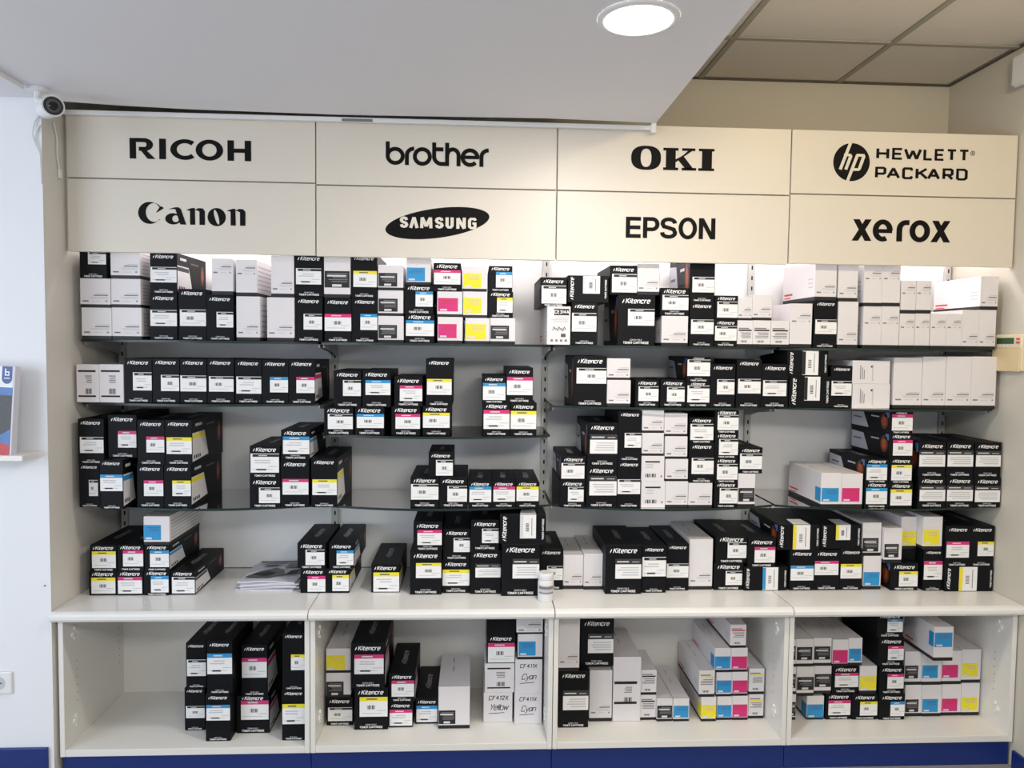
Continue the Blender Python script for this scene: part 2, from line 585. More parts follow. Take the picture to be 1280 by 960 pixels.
# panel 2 upper
b = MB()
w_ = 30
stroke(b, [(147, 172), (147, 66)], w_, w_)
stroke(b, arc(203, 66, 56, 52, 0, 348, 28), w_, w_, closed=True)
stroke(b, [(290, 0), (290, 70)] + arc(346, 75, 56, 48, 175, 92, 7), w_, w_)
stroke(b, arc(405, 66, 56, 54, 0, 348, 28), w_, w_, closed=True)
stroke(b, [(493, 172), (493, 68)] + arc(549, 68, 56, 54, 185, 275, 8) + [(604, 14)], w_, w_)
stroke(b, [(493, 122), (562, 122)], w_, w_)
stroke(b, [(590, 0), (590, 172)], w_, w_)
stroke(b, [(590, 78)] + arc(633, 78, 43, 46, 150, 0, 10) + [(676, 0)], w_, w_)
stroke(b, arc(762, 66, 56, 54, 0, 318, 26), w_, w_)
stroke(b, [(706, 68), (830, 68)], w_, 26)
stroke(b, [(848, 0), (848, 70)] + arc(904, 75, 56, 48, 175, 92, 7), w_, w_)
logo(1, 0, b, 1.350, 2.327, .386 / 775, 518, 84)
# panel 2 lower: tilted oval with light capitals
b = MB()
th = math.radians(8.65)
poly(b, [(520 + 397 * math.cos(t) * math.cos(th) - 111 * math.sin(t) * math.sin(th), 397 * math.cos(t) * math.sin(th) + 111 * math.sin(t) * math.cos(th)) for t in [k * math.pi / 32 for k in range(64)]])
logo(1, 1, b, 1.352, 2.073, .389 / 786, 520, 0, 'emblem')
b = MB()


def cap_s(x, w, h):
    return [(x + w, h * .74), (x + w * .85, h * .93), (x + w * .5, h), (x + w * .14, h * .92), (x, h * .75), (x + w * .12, h * .58), (x + w * .88, h * .40), (x + w, h * .24), (x + w * .86, h * .07), (x + w * .5, 0), (x + w * .14, h * .07), (x, h * .26)]


stroke(b, cap_s(247, 40, 68), 24, 18, 'cream')
stroke(b, [(317, -8), (342, 72), (366, -8)], 24, 22, 'cream')
stroke(b, [(400, -8), (404, 72), (434, 6), (466, 72), (470, -8)], 24, 22, 'cream')
stroke(b, cap_s(512, 42, 68), 24, 18, 'cream')
stroke(b, [(592, 76), (592, 14), (602, 2), (620, 2), (630, 14), (630, 76)], 24, 18, 'cream')
stroke(b, [(674, -8), (674, 72), (722, -6), (722, 76)], 24, 22, 'cream')
stroke(b, [(806, 56), (800, 68), (772, 68), (762, 56), (762, 10), (772, 0), (798, 0), (804, 10), (804, 34), (784, 34)], 23, 17, 'cream')
b.v = [(v[0], v[1] - .0006, v[2] - 32) for v in b.v]
logo(1, 1, b, 1.352, 2.073, .389 / 786, 520, 0)
# panel 3 upper
b = MB()


def squircle(cx, cy, rx, ry, e, n=32):
    return [(cx + rx * math.copysign(abs(math.cos(t)) ** e, math.cos(t)), cy + ry * math.copysign(abs(math.sin(t)) ** e, math.sin(t))) for t in [2 * math.pi * (k + .5) / n for k in range(n)]]


ring(b, squircle(258, 98, 128, 101, .8), squircle(258, 98, 46, 76, .85))
b.quad(428, 0, 512, 186, 0, 'vinyl')
for x0, x1, z in ((405, 535, 0), (405, 535, 164), (565, 690, 0), (566, 680, 164), (708, 845, 0), (710, 845, 164)):
    b.quad(x0, z, x1, z + 22, -.0004, 'vinyl')
poly(b, [(512, 92), (512, 66), (618, 166), (655, 166)])
poly(b, [(530, 88), (572, 128), (668, 12), (598, 12)])
b.quad(738, 0, 825, 186, 0, 'vinyl')
logo(2, 0, b, 2.241, 2.334, .320 / 715, 488, 98)
# panel 3 lower
b = MB()
wx, wy = 37, 32
stroke(b, [(104, 0), (104, 176)], wx, wy)
for z in (16, 88, 160):
    stroke(b, [(104, z), (214 - (z == 88) * 4, z)], wx, wy)
stroke(b, [(250, 0), (250, 176)], wx, wy)
stroke(b, [(250, 160), (312, 160)] + arc(312, 117, 42, 43, 80, -80, 9) + [(312, 74), (250, 74)], wx, wy)
stroke(b, [(504, 126)] + arc(451, 128, 52, 33, 10, 170, 9) + [(399, 122), (410, 100), (450, 90), (494, 76), (505, 52)] + arc(451, 46, 54, 32, -8, -172, 9) + [(396, 52)], wx, wy)
stroke(b, arc(614, 88, 61, 76, 0, 350, 28), wx, wy, closed=True)
stroke(b, [(727, 0), (727, 176)], wx, wy)
stroke(b, [(832, 0), (832, 176)], wx, wy)
poly(b, [(709, 176), (750, 176), (850, 0), (809, 0)])
logo(2, 1, b, 2.238, 2.072, .346 / 765, 467, 88)
# panel 4 upper: round emblem and two lines
b = MB()
poly(b, [(221 + 146 * math.cos(k * math.pi / 24), 146 * math.sin(k * math.pi / 24)) for k in range(48)])
logo(3, 0, b, 2.937, 2.337, 0.000495, 221, 0, 'emblem')
b = MB()
for pl in ([(132, -58), (208, 148)], [(190, 150), (212, 150)], [(158, 54), (206, 54), (212, 44), (176, -58)], [(192, -148), (266, 56)], [(258, 54), (312, 54), (316, 44), (284, -48), (276, -56), (232, -56)]):
    stroke(b, pl, 25, 20, 'cream')
b.v = [(v[0], v[1] - .0008, v[2]) for v in b.v]
logo(3, 0, b, 2.937, 2.337, 0.000495, 221, 0, 'initials')
for s, xs, z in (('HEWLETT', ((428, 508), (553, 622), (648, 770), (805, 862), (895, 957), (988, 1056), (1088, 1156)), 52), ('PACKARD', ((423, 490), (514, 602), (640, 708), (748, 826), (840, 924), (965, 1034), (1075, 1146)), -96)):
    b = MB()
    for ch, (xa, xb) in zip(s, xs):
        w, st = GL[ch]
        for pl in st:
            stroke(b, [(xa + q[0] * (xb - xa) / w, z - 36 + q[1] * 74) for q in pl], 24, 18)
    b.v = [(v[0], v[1], v[2] + 20) for v in b.v]
    logo(3, 0, b, 2.937, 2.337, 0.000495, 221, 0)
b = MB()
stroke(b, arc(1192, 92, 17, 17, 0, 340, 18), 5, 5, 'dim', closed=True)
stroke(b, [(1186, 82), (1186, 102), (1196, 102), (1196, 92), (1186, 92), (1198, 82)], 4, 4, 'dim')
logo(3, 0, b, 2.937, 2.337, 0.000495, 221, 0, 'registered_mark')
# panel 4 lower
b = MB()
wx, wy = 46, 38
for x in (225, 852):
    poly(b, [(x, 0), (x + 52, 0), (x + 155, 165), (x + 104, 165)])
    poly(b, [(x + 8, 165), (x + 60, 165), (x + 158, 0), (x + 104, 0)])
stroke(b, arc(470, 82, 57, 66, 0, 300, 24), wx, wy)
stroke(b, [(415, 78), (545, 78)], wx, 30)
stroke(b, [(602, 0), (602, 90)] + arc(652, 92, 50, 54, 165, 95, 6) + [(680, 146)], wx, wy)
stroke(b, arc(764, 82, 59, 66, 0, 350, 28), wx, wy, closed=True)
logo(3, 1, b, 3.144, 2.079, .394 / 785, 617, 82)

# ---------------------------------------------------------------- shelving wall: back panels, uprights, glass
BAYS = ['first', 'second', 'third', 'fourth']
for i in range(4):
    b = MB()
    b.box(i * .9 + .002, (i + 1) * .9 - .002, .502, .516, .648, 2.30, 'backpanel')
    tag(b.build('shelf_back_panel'), 'white back panel behind the glass shelves of the %s bay from left' % BAYS[i], 'panel', 'white back panels')
UP = [.016, .9, 1.8, 2.7, 3.584]
for i, x in enumerate(UP):
    b = MB()
    b.box(x - .014, x + .014, .4885, .5012, .648, 2.2, 'metal', .001)
    z = .70
    while z < 1.98:
        b.quad(x - .002, z, x + .0045, z + .017, .4880, 'slot')
        z += .045
    tag(b.build('slotted_upright'), ['slotted metal upright at the left end of the shelves', 'slotted metal upright between first and second bays', 'slotted metal upright between second and third bays', 'slotted metal upright between third and fourth bays', 'slotted metal upright at the right end of the shelves'][i], 'upright', 'slotted uprights')


def glass_shelf(i, z, label, ends=(0, 1)):
    x0, x1 = i * .9 + .006, (i + 1) * .9 - .006
    n = 18
    front = []
    for k in range(n + 1):
        t = k / n
        front.append((x0 + (x1 - x0) * t, .185 - .085 * (1 - (2 * t - 1) ** 2)))
    outline = front + [(x1, .4875), (x0, .4875)]
    t = .009
    b = MB()
    b.face([(p[0], p[1], z) for p in outline], 'glass')
    b.face([(p[0], p[1], z - t) for p in reversed(outline)], 'glass')
    for k in range(len(outline)):
        p, q = outline[k], outline[(k + 1) % len(outline)]
        b.face(((p[0], p[1], z - t), (q[0], q[1], z - t), (q[0], q[1], z), (p[0], p[1], z)), 'edge')
    g = tag(b.build('glass_shelf'), label, 'shelf', 'glass shelves')
    for x in [(x0 + .0005, x1 - .0045)[e] for e in ends]:
        c = MB()
        c.rings([[(xx, .488, z - .062), (xx, .488, z - t - .0005), (xx, .215, z - t - .0005), (xx, .215, z - .022), (xx, .40, z - .040)] for xx in (x, x + .004)], 'metal')
        c.build('bracket', g)


for i in range(4):
    glass_shelf(i, 1.622, 'top glass shelf of the %s bay from left' % BAYS[i], (0, 1) if i < 3 else (1,))
for i, z in ((0, 1.385), (1, 1.268), (2, 1.385), (3, 1.385)):
    glass_shelf(i, z, 'second glass shelf from top, %s bay from left' % BAYS[i])
for i in range(4):
    glass_shelf(i, .992, 'lowest glass shelf of the %s bay from left' % BAYS[i])

for i in range(4):   # fluorescent fittings behind the sign panels
    b = MB()
    b.box(-.40, .40, -.03, .03, .03, .06, 'metal', .003)
    t = b.build('tube_light', loc=((i + .5) * .9, .30, 2.1355))
    tag(t, 'fluorescent tube fitting behind the sign panels of the %s bay' % BAYS[i], 'lamp', 'tube lights')
    c = MB()
    c.tube([(-.37, 0, .012), (.37, 0, .012)], .014, 'tube', 10)
    c.build('tube', t)
    for s in (-1, 1):
        c = MB()
        c.box(s * .385 - .012, s * .385 + .012, -.016, .016, -.004, .03, 'plastic', .002)
        c.build('lamp_holder', t)

# ---------------------------------------------------------------- base cabinets and worktops
nose = [(.499, .607), (-.018, .607), (-.030, .612), (-.036, .621), (-.036, .632), (-.030, .640), (-.018, .6455), (.499, .6455)]
for i in range(4):
    x0, x1 = i * .9 + .0012, (i + 1) * .9 - .0012
    c = empty('base_cabinet', ((x0 + x1) / 2, .02, 0))
    tag(c, 'white open base cabinet under the worktop of the %s bay from left' % BAYS[i], 'cabinet', 'white base cabinets')

    def part(name, *boxes):
        mb = MB()
        for bx in boxes:
            mb.box(bx[0] - c.location.x, bx[1] - c.location.x, bx[2] - .02, bx[3] - .02, bx[4], bx[5], bx[6], bx[7] if len(bx) > 7 else 0)
        return mb.build(name, c)
    for s, xa in ((1, x0), (-1, x1 - .018)):
        sp = part('side_panel', (xa, xa + .018, 0, .47, .10, .606, 'melamine', .0012))
        face = xa + .018 if s > 0 else xa
        for z in (.20, .53):
            q = MB()
            for dz, dy, r in ((0, 0, .011), (.018, .012, .008), (-.018, .012, .008), (0, .022, .007)):
                q.tube([(face - c.location.x - s * .0005, .045 + dy, z + dz), (face - c.location.x + s * .006, .045 + dy, z + dz)], r, 'clear', 8)
            q.build('hinge_plate', sp)
        q = MB()
        for z in (.27, .30, .33, .36, .39, .42):
            for y in (.07, .40):
                fx = face - c.location.x + s * .0004
                q.face([(fx, y + .0025 * math.cos(a), z + .0025 * math.sin(a)) for a in [k * math.pi / 3 for k in range(6)]], 'dim')
        q.build('shelf_pin_holes', sp)
    part('bottom_panel', (x0 + .0182, x1 - .0182, .001, .455, .10, .1255, 'melamine', .0012))
    part('back_panel', (x0 + .0182, x1 - .0182, .4555, .4695, .10, .606, 'melamine'))
    part('plinth', (x0, x1, .018, .034, 0, .0995, 'plinth', .001))
    b = MB()
    xa, xb = (x0 - .010 if i == 0 else x0 + .0006), (3.603 if i == 3 else x1 - .0006)
    b.prism(nose, xa - (x0 + x1) / 2, xb - (x0 + x1) / 2, 'counter')
    tag(b.build('worktop', loc=((x0 + x1) / 2, 0, 0)), 'white rounded-edge worktop over the %s base cabinet from left' % BAYS[i], 'worktop', 'white worktops')

# ---------------------------------------------------------------- toner boxes
GROUP = {'A': 'toner boxes on the top glass shelf', 'B': 'toner boxes on the second glass shelf', 'C': 'toner boxes on the third glass shelf', 'T': 'toner boxes on the white counter', 'L': 'toner boxes in the lower cabinets'}

BOXES = [
('W', 'A1', 273, 1366, 1500, 3000, 16224, 17405, 0, '', 0, 0, 0, '', 'plain white box, dark base, leftmost such, bottom row, top glass shelf, first bay'),
('W', 'A1', 1380, 2463, 1500, 3000, 16224, 17421, 0, '', 1, 0, 0, '', 'plain white box, dark base, second from left, bottom row, top glass shelf, first bay'),
('W', 'A1', 234, 1338, 1500, 3000, 17409, 18490, 0, '', 0, 0, 0, '', 'plain white box, dark base, leftmost such, second row, top glass shelf, first bay'),
('W', 'A1', 1360, 2440, 1500, 3000, 17425, 18493, 0, '', 1, 0, 0, '', 'plain white box, dark base, second from left, second row, top glass shelf, first bay'),
('K', 'A1', 238, 1210, 1500, 3000, 18494, 19614, (-179, 516, 474, 975), 'k', 0, 0, 0, '', 'black box, black label strip, in third row, top glass shelf, first bay'),
('W', 'A1', 1355, 2433, 1500, 3000, 18497, 19635, 0, '', 1, 0, 0, '', 'plain white box, dark base, in third row, top glass shelf, first bay'),
('K', 'A1', 2773, 3773, 1500, 3000, 16224, 17948, (-486, 527, 488, 1126), 'k', 0, 0, 0, '', 'black box, black label strip, leftmost such, bottom row, top glass shelf, first bay'),
('K', 'A1', 2794, 3783, 1500, 3000, 17952, 19497, (-481, 429, 479, 1002), 'k', 1, 0, 0, '', 'black box, black label strip, leftmost such, second row, top glass shelf, first bay'),
('K', 'A1', 3818, 4845, 1500, 3000, 16224, 18152, (-457, 541, 502, 1157), 'k', 0, 0, 0, '', 'black box, black label strip, second from left, bottom row, top glass shelf, first bay'),
('K', 'A1', 4853, 5856, 1500, 3000, 16224, 17943, (-129, 504, 489, 1083), 'k', 0, 0, 0, '', 'black box, black label strip, third from left, bottom row, top glass shelf, first bay'),
('U', 'A1', 5054, 5845, 1500, 3000, 17947, 19313, 0, '', 0, 0, 0, '', 'plain white box, dark base, third from left, second row, top glass shelf, first bay'),
('W', 'A1', 5959, 6836, 1500, 3000, 16224, 17906, 0, '', 1, 0, 0, '', 'plain white box, dark base, third from left, bottom row, top glass shelf, first bay'),
('U', 'A1', 5955, 6733, 1500, 3000, 17910, 19291, 0, '', 1, 0, 0, '', 'plain white box, dark base, fourth from left, second row, top glass shelf, first bay'),
('W', 'A1', 7097, 8120, 1500, 3000, 16224, 17887, 0, '', 0, 0, 0, '', 'plain white box, dark base, rightmost such, bottom row, top glass shelf, first bay'),
('W', 'A1', 7254, 8110, 1500, 3000, 17891, 19517, 0, '', 0, 0, 0, '', 'plain white box, dark base, rightmost such, second row, top glass shelf, first bay'),
('K', 'A1', 8142, 9169, 1500, 3000, 16224, 17917, (-192, 463, 501, 1054), 'k', 0, 0, 0, '', 'black box, black label strip, rightmost such, bottom row, top glass shelf, first bay'),
('K', 'A1', 8125, 9216, 1500, 3000, 17921, 19535, (-486, 471, 456, 1073), 'k', 0, 0, 0, '', 'black box, black label strip, rightmost such, second row, top glass shelf, first bay'),
('K', 'A1', 9244, 10267, 1500, 3000, 16224, 17896, (-500, 422, 497, 1067), 'm', 0, 0, 0, '', 'black box, magenta label strip, only one on top glass shelf, first bay'),
('C', 'A1', 9231, 10221, 1500, 3000, 17900, 19554, (-473, 388, 465, 1014), 'k', 1, 0, 0, '', 'white box with black patch, only one on top glass shelf, first bay'),
('K', 'A2', 10282, 11248, 1500, 3000, 16224, 17911, (-166, 475, 471, 1083), 'c', 0, 0, 0, '', 'black box, cyan label strip, leftmost such, bottom row, top glass shelf, second bay'),
('K', 'A2', 10251, 11229, 1500, 3000, 17915, 19557, (-407, 412, 477, 1017), 'y', 0, 0, 0, '', 'black box, yellow label strip, leftmost such, second row, top glass shelf, second bay'),
('C', 'A2', 11264, 12235, 1500, 3000, 16224, 17242, (-462, 164, 235, 674), 'k', 0, 0, 0, '', 'white box with black patch, leftmost such, bottom row, top glass shelf, second bay'),
('C', 'A2', 11262, 12216, 1500, 3000, 17246, 18214, (-454, 162, 265, 655), 'k', 0, 0, 0, '', 'white box with black patch, in second row, top glass shelf, second bay'),
('C', 'A2', 11260, 12212, 1500, 3000, 18218, 19175, (-453, 146, 249, 653), 'k', 0, 0, 0, '', 'white box with black patch, in third row, top glass shelf, second bay'),
('K', 'A2', 12288, 13407, 1500, 3000, 16224, 17318, (-521, 271, 544, 866), 'c', 0, 0, 0, '', 'black box, cyan label strip, rightmost such, bottom row, top glass shelf, second bay'),
('K', 'A2', 12261, 13355, 1500, 3000, 17322, 18435, (-123, 295, 531, 866), 'c', 0, 0, 0, '', 'black box, cyan label strip, in second row, top glass shelf, second bay'),
('C', 'A2', 12332, 13257, 1500, 3000, 18439, 19458, (-447, 146, 243, 653), 'c', 0, 0, 0, '', 'white box with cyan patch, only one on top glass shelf, second bay'),
('C', 'A2', 13530, 14485, 1500, 3000, 16224, 17235, (-454, 207, 249, 743), 'm', 0, 0, 0, '', 'white box with magenta patch, in bottom row, top glass shelf, second bay'),
('C', 'A2', 13508, 14469, 1500, 3000, 17239, 18203, (-450, 209, 313, 719), 'm', 0, 0, 0, '', 'white box with magenta patch, in second row, top glass shelf, second bay'),
('K', 'A2', 13363, 14400, 1500, 3000, 18207, 19287, (-502, 268, 506, 815), 'm', 0, 0, 0, '', 'black box, magenta label strip, only one on top glass shelf, second bay'),
('C', 'A2', 14585, 15521, 1500, 3000, 16224, 17211, (-445, 182, 330, 757), 'y', 0, 0, 0, '', 'white box with yellow patch, in bottom row, top glass shelf, second bay'),
('C', 'A2', 14493, 15419, 1500, 3000, 17215, 18218, (-448, 185, 241, 757), 'y', 0, 0, 0, '', 'white box with yellow patch, in second row, top glass shelf, second bay'),
('C', 'A2', 14469, 15401, 1500, 3000, 18222, 19192, (-443, 132, 253, 679), 'y', 0, 0, 0, '', 'white box with yellow patch, in third row, top glass shelf, second bay'),
('C', 'A2', 15537, 16507, 1500, 3000, 16224, 17224, (-461, 193, 247, 708), 'k', 0, 0, 0, '', 'white box with black patch, rightmost such, bottom row, top glass shelf, second bay'),
('K', 'A2', 15450, 16410, 1500, 3000, 17228, 18233, (-135, 204, 468, 778), 'y', 0, 0, 0, '', 'black box, yellow label strip, rightmost such, second row, top glass shelf, second bay'),
('K', 'A2', 15470, 16375, 1500, 3000, 18237, 19209, (-176, 151, 441, 746), 'c', 0, 0, 0, '', 'black box, cyan label strip, in third row, top glass shelf, second bay'),
('T', 'A3', 17733, 18640, 1500, 3000, 16224, 17700, 0, '', 1, 0, 0, '', 'white box with black corner tag, only one on top glass shelf, third bay'),
('K', 'A3', 17460, 18473, 1500, 3000, 17704, 18808, (-459, 101, 495, 791), 'k', 0, 0, 0, '', 'black box, black label strip, leftmost such, second row, top glass shelf, third bay'),
('K', 'A3', 18686, 19698, 1500, 3000, 16224, 17868, (-491, 519, 459, 1236), 'k', 0, 0, 0, '', 'black box, black label strip, leftmost such, bottom row, top glass shelf, third bay'),
('R', 'A3', 18525, 20095, 1500, 3000, 17872, 18899, (-206, 338, 455, 1015), 'w', 0, 0, 0, '', 'sideways black box with white stripe, only one on top glass shelf, third bay'),
('K', 'A3', 20476, 21942, 1500, 3000, 16224, 18183, (-328, 780, 707, 1422), 'k', 1, 0, 0, '', 'black box, black label strip, second from left, bottom row, top glass shelf, third bay'),
('K', 'A3', 20151, 21211, 1500, 3000, 18187, 19306, (-450, 89, 518, 797), 'k', 0, 0, 0, '', 'black box, black label strip, second from left, second row, top glass shelf, third bay'),
('W', 'A3', 21219, 22088, 1500, 3000, 18187, 19399, 0, '', 0, 0, 0, '', 'plain white box, dark base, leftmost such, second row, top glass shelf, third bay'),
('W', 'A3', 22210, 23250, 1500, 3000, 16224, 17393, 0, '', 1, 0, 0, '', 'plain white box, dark base, in bottom row, top glass shelf, third bay'),
('K', 'A3', 22139, 23264, 1500, 3000, 17397, 18476, (-484, 229, 540, 809), 'k', 0, 0, 0, '', 'black box, black label strip, third from left, second row, top glass shelf, third bay'),
('K', 'A3', 23308, 24273, 1500, 3000, 16224, 17936, (-424, 484, 470, 1044), 'k', 0, 0, 0, '', 'black box, black label strip, third from left, bottom row, top glass shelf, third bay'),
('K', 'A3', 23280, 24266, 1500, 3000, 17940, 19883, (-391, 384, 477, 980), 'k', 1, 0, 0, '', 'black box, black label strip, fourth from left, second row, top glass shelf, third bay'),
('K', 'A3', 24297, 25203, 1500, 3000, 16224, 17265, (-427, 239, 431, 808), 'k', 0, 0, 0, '', 'black box, black label strip, rightmost such, bottom row, top glass shelf, third bay'),
('K', 'A3', 24305, 25205, 1500, 3000, 17269, 18214, (-369, 90, 438, 712), 'k', 0, 0, 0, '', 'black box, black label strip, rightmost such, second row, top glass shelf, third bay'),
('S', 'A3', 25211, 25824, 1500, 2000, 16224, 17260, 0, '', 0, 0, 0, '', 'small white box with black bar, leftmost such, bottom row, top glass shelf, third bay'),
('S', 'A3', 25832, 26534, 1500, 2000, 16224, 17269, 0, '', 0, 0, 0, '', 'small white box with black bar, second from left, bottom row, top glass shelf, third bay'),
('W', 'A3', 25213, 25774, 1500, 3000, 17264, 18132, 0, '', 0, 0, 0, '', 'plain white box, dark base, second from left, second row, top glass shelf, third bay'),
('W', 'A3', 25782, 26562, 1500, 3000, 17273, 18259, 0, '', 0, 0, 0, '', 'plain white box, dark base, rightmost such, second row, top glass shelf, third bay'),
('S', 'A3', 26550, 27279, 1500, 2000, 16224, 17263, 0, '', 0, 0, 0, '', 'small white box with black bar, rightmost such, bottom row, top glass shelf, third bay'),
('U', 'A4', 27301, 28183, 1500, 3000, 16224, 17947, 0, '', 1, 0, 0, '', 'plain white box, dark base, in bottom row, top glass shelf, fourth bay'),
('K', 'A4', 28262, 29183, 1500, 3000, 16224, 18086, (-407, 547, 449, 1111), 'k', 0, 0, 0, '', 'black box, black label strip, only one on top glass shelf, fourth bay'),
('W', 'A4', 29228, 30036, 1500, 3000, 16224, 18053, 0, '', 0, 0, 0, '', 'tall plain white box, dark base, leftmost such, bottom row, top glass shelf, fourth bay'),
('W', 'A4', 28255, 29122, 1500, 3000, 18090, 19661, 0, '', 1, 0, 0, '', 'plain white box, dark base, leftmost such, second row, top glass shelf, fourth bay'),
('W', 'A4', 29191, 29976, 1500, 3000, 18057, 19676, 0, '', 0, 0, 0, '', 'tall plain white box, dark base, leftmost such, second row, top glass shelf, fourth bay'),
('U', 'A4', 30249, 30979, 1500, 3000, 16224, 17879, 0, '', 1, 0, 0, '', 'tall plain white box, dark base, second from left, bottom row, top glass shelf, fourth bay'),
('U', 'A4', 30987, 31710, 1500, 3000, 16224, 17889, 0, '', 0, 0, 0, '', 'tall plain white box, dark base, third from left, bottom row, top glass shelf, fourth bay'),
('U', 'A4', 30221, 30956, 1500, 3000, 17883, 19694, 0, '', 1, 0, 0, '', 'tall plain white box, dark base, second from left, second row, top glass shelf, fourth bay'),
('U', 'A4', 30964, 31701, 1500, 3000, 17893, 19707, 0, '', 0, 0, 0, '', 'tall plain white box, dark base, third from left, second row, top glass shelf, fourth bay'),
('U', 'A4', 31732, 32343, 1500, 3000, 16224, 17616, 0, '', 0, 0, 0, '', 'tall plain white box, dark base, fourth from left, bottom row, top glass shelf, fourth bay'),
('U', 'A4', 32358, 32963, 1500, 3000, 16224, 17625, 0, '', 0, 0, 0, '', 'tall plain white box, dark base, fifth from left, bottom row, top glass shelf, fourth bay'),
('U', 'A4', 32990, 33634, 1500, 3000, 16224, 17633, 0, '', 0, 0, 0, '', 'tall plain white box, dark base, sixth from left, bottom row, top glass shelf, fourth bay'),
('U', 'A4', 33642, 34272, 1500, 3000, 16224, 17643, 0, '', 0, 0, 0, '', 'tall plain white box, dark base, seventh from left, bottom row, top glass shelf, fourth bay'),
('U', 'A4', 31739, 32350, 1500, 3000, 17620, 18913, 0, '', 0, 0, 0, '', 'tall plain white box, dark base, fourth from left, second row, top glass shelf, fourth bay'),
('U', 'A4', 32365, 32982, 1500, 3000, 17629, 18923, 0, '', 0, 0, 0, '', 'tall plain white box, dark base, rightmost such, second row, top glass shelf, fourth bay'),
('W', 'A4', 34280, 34969, 1500, 3000, 16224, 17794, 0, '', 0, 0, 0, '', 'tall plain white box, dark base, eighth from left, bottom row, top glass shelf, fourth bay'),
('W', 'A4', 34977, 35677, 1500, 3000, 16224, 17804, 0, '', 0, 0, 0, '', 'tall plain white box, dark base, rightmost such, bottom row, top glass shelf, fourth bay'),
('W', 'A4', 34982, 35713, 1500, 3000, 17808, 19132, 0, '', 1, 0, 0, '', 'plain white box, dark base, rightmost such, second row, top glass shelf, fourth bay'),
('P', 'B1', 44, 869, 1500, 2000, 13854, 15278, 0, '', 0, 0, 0, '', 'white box with two black bars, leftmost such, bottom row, second glass shelf, first bay'),
('P', 'B1', 877, 1763, 1500, 2000, 13854, 15287, 0, '', 0, 0, 0, '', 'white box with two black bars, rightmost such, bottom row, second glass shelf, first bay'),
('K', 'B1', 1802, 2816, 1500, 2800, 13854, 15523, (-192, 465, 495, 1144), 'k', 0, 0, 0, '', 'black box, black label strip, leftmost such, bottom row, second glass shelf, first bay'),
('K', 'B1', 2831, 3828, 1500, 2800, 13854, 15534, (-183, 451, 486, 1056), 'k', 0, 0, 0, '', 'black box, black label strip, second from left, bottom row, second glass shelf, first bay'),
('K', 'B1', 3850, 4835, 1500, 2800, 13854, 15530, (-479, 443, 481, 1041), 'k', 0, 0, 0, '', 'black box, black label strip, third from left, bottom row, second glass shelf, first bay'),
('K', 'B1', 4857, 5853, 1500, 2800, 13854, 15541, (-433, 444, 482, 1021), 'k', 0, 0, 0, '', 'black box, black label strip, fourth from left, bottom row, second glass shelf, first bay'),
('K', 'B1', 5891, 6883, 1500, 2800, 13854, 15529, (-445, 377, 484, 1023), 'k', 0, 0, 0, '', 'black box, black label strip, rightmost such, bottom row, second glass shelf, first bay'),
('K', 'B1', 6898, 7883, 1500, 2800, 13854, 15518, (-194, 432, 480, 1019), 'c', 0, 0, 0, '', 'black box, cyan label strip, only one on second glass shelf, first bay'),
('K', 'B1', 7891, 8887, 1500, 2800, 13854, 15528, (-202, 418, 486, 1029), 'm', 1, 0, 0, '', 'black box, magenta label strip, only one on second glass shelf, first bay'),
('K', 'B2', 9254, 10355, 1350, 2800, 12684, 13751, (-407, 234, 535, 808), 'k', 0, 0, 0, '', 'black box, black label strip, in bottom row, second glass shelf, second bay'),
('K', 'B2', 10415, 11528, 1350, 2800, 12684, 13760, (-481, 279, 544, 816), 'c', 0, 0, 0, '', 'black box, cyan label strip, in bottom row, second glass shelf, second bay'),
('K', 'B2', 11805, 12900, 1350, 2800, 12684, 13797, (-396, 257, 536, 826), 'm', 0, 0, 0, '', 'black box, magenta label strip, leftmost such, bottom row, second glass shelf, second bay'),
('K', 'B2', 12988, 14034, 1350, 2800, 12684, 13817, (-511, 302, 511, 879), 'y', 0, 0, 0, '', 'black box, yellow label strip, leftmost such, bottom row, second glass shelf, second bay'),
('K', 'B2', 9620, 10655, 1350, 2800, 13764, 15151, (-168, 419, 506, 1020), 'k', 0, 0, 0, '', 'black box, black label strip, in second row, second glass shelf, second bay'),
('K', 'B2', 10693, 11774, 1350, 2800, 13764, 15174, (-416, 465, 528, 1030), 'c', 0, 0, 0, '', 'black box, cyan label strip, leftmost such, second row, second glass shelf, second bay'),
('K', 'B2', 11903, 12980, 1350, 2800, 13801, 14946, (-326, 208, 527, 802), 'm', 0, 0, 0, '', 'black box, magenta label strip, leftmost such, second row, second glass shelf, second bay'),
('K', 'B2', 13101, 14099, 1350, 2800, 13821, 15633, (-452, 435, 487, 1040), 'y', 0, 0, 0, '', 'black box, yellow label strip, in second row, second glass shelf, second bay'),
('K', 'B2', 15299, 16338, 1350, 2800, 12684, 13958, (-497, 270, 505, 1004), 'm', 0, 0, 0, '', 'black box, magenta label strip, rightmost such, bottom row, second glass shelf, second bay'),
('K', 'B2', 16354, 17367, 1350, 2800, 12684, 13966, (-494, 276, 494, 973), 'y', 0, 0, 0, '', 'black box, yellow label strip, rightmost such, bottom row, second glass shelf, second bay'),
('K', 'B2', 15265, 16163, 1350, 2800, 13962, 14996, (-426, 111, 437, 765), 'c', 0, 0, 0, '', 'black box, cyan label strip, rightmost such, second row, second glass shelf, second bay'),
('K', 'B2', 16177, 17210, 1350, 2800, 13970, 15328, (-485, 304, 504, 997), 'm', 0, 0, 0, '', 'black box, magenta label strip, rightmost such, second row, second glass shelf, second bay'),
('K', 'B3', 18799, 20089, 1500, 2800, 13854, 15802, (-531, 877, 633, 1483), 'k', 1, 0, 0, '', 'black box, black label strip, leftmost such, bottom row, second glass shelf, third bay'),
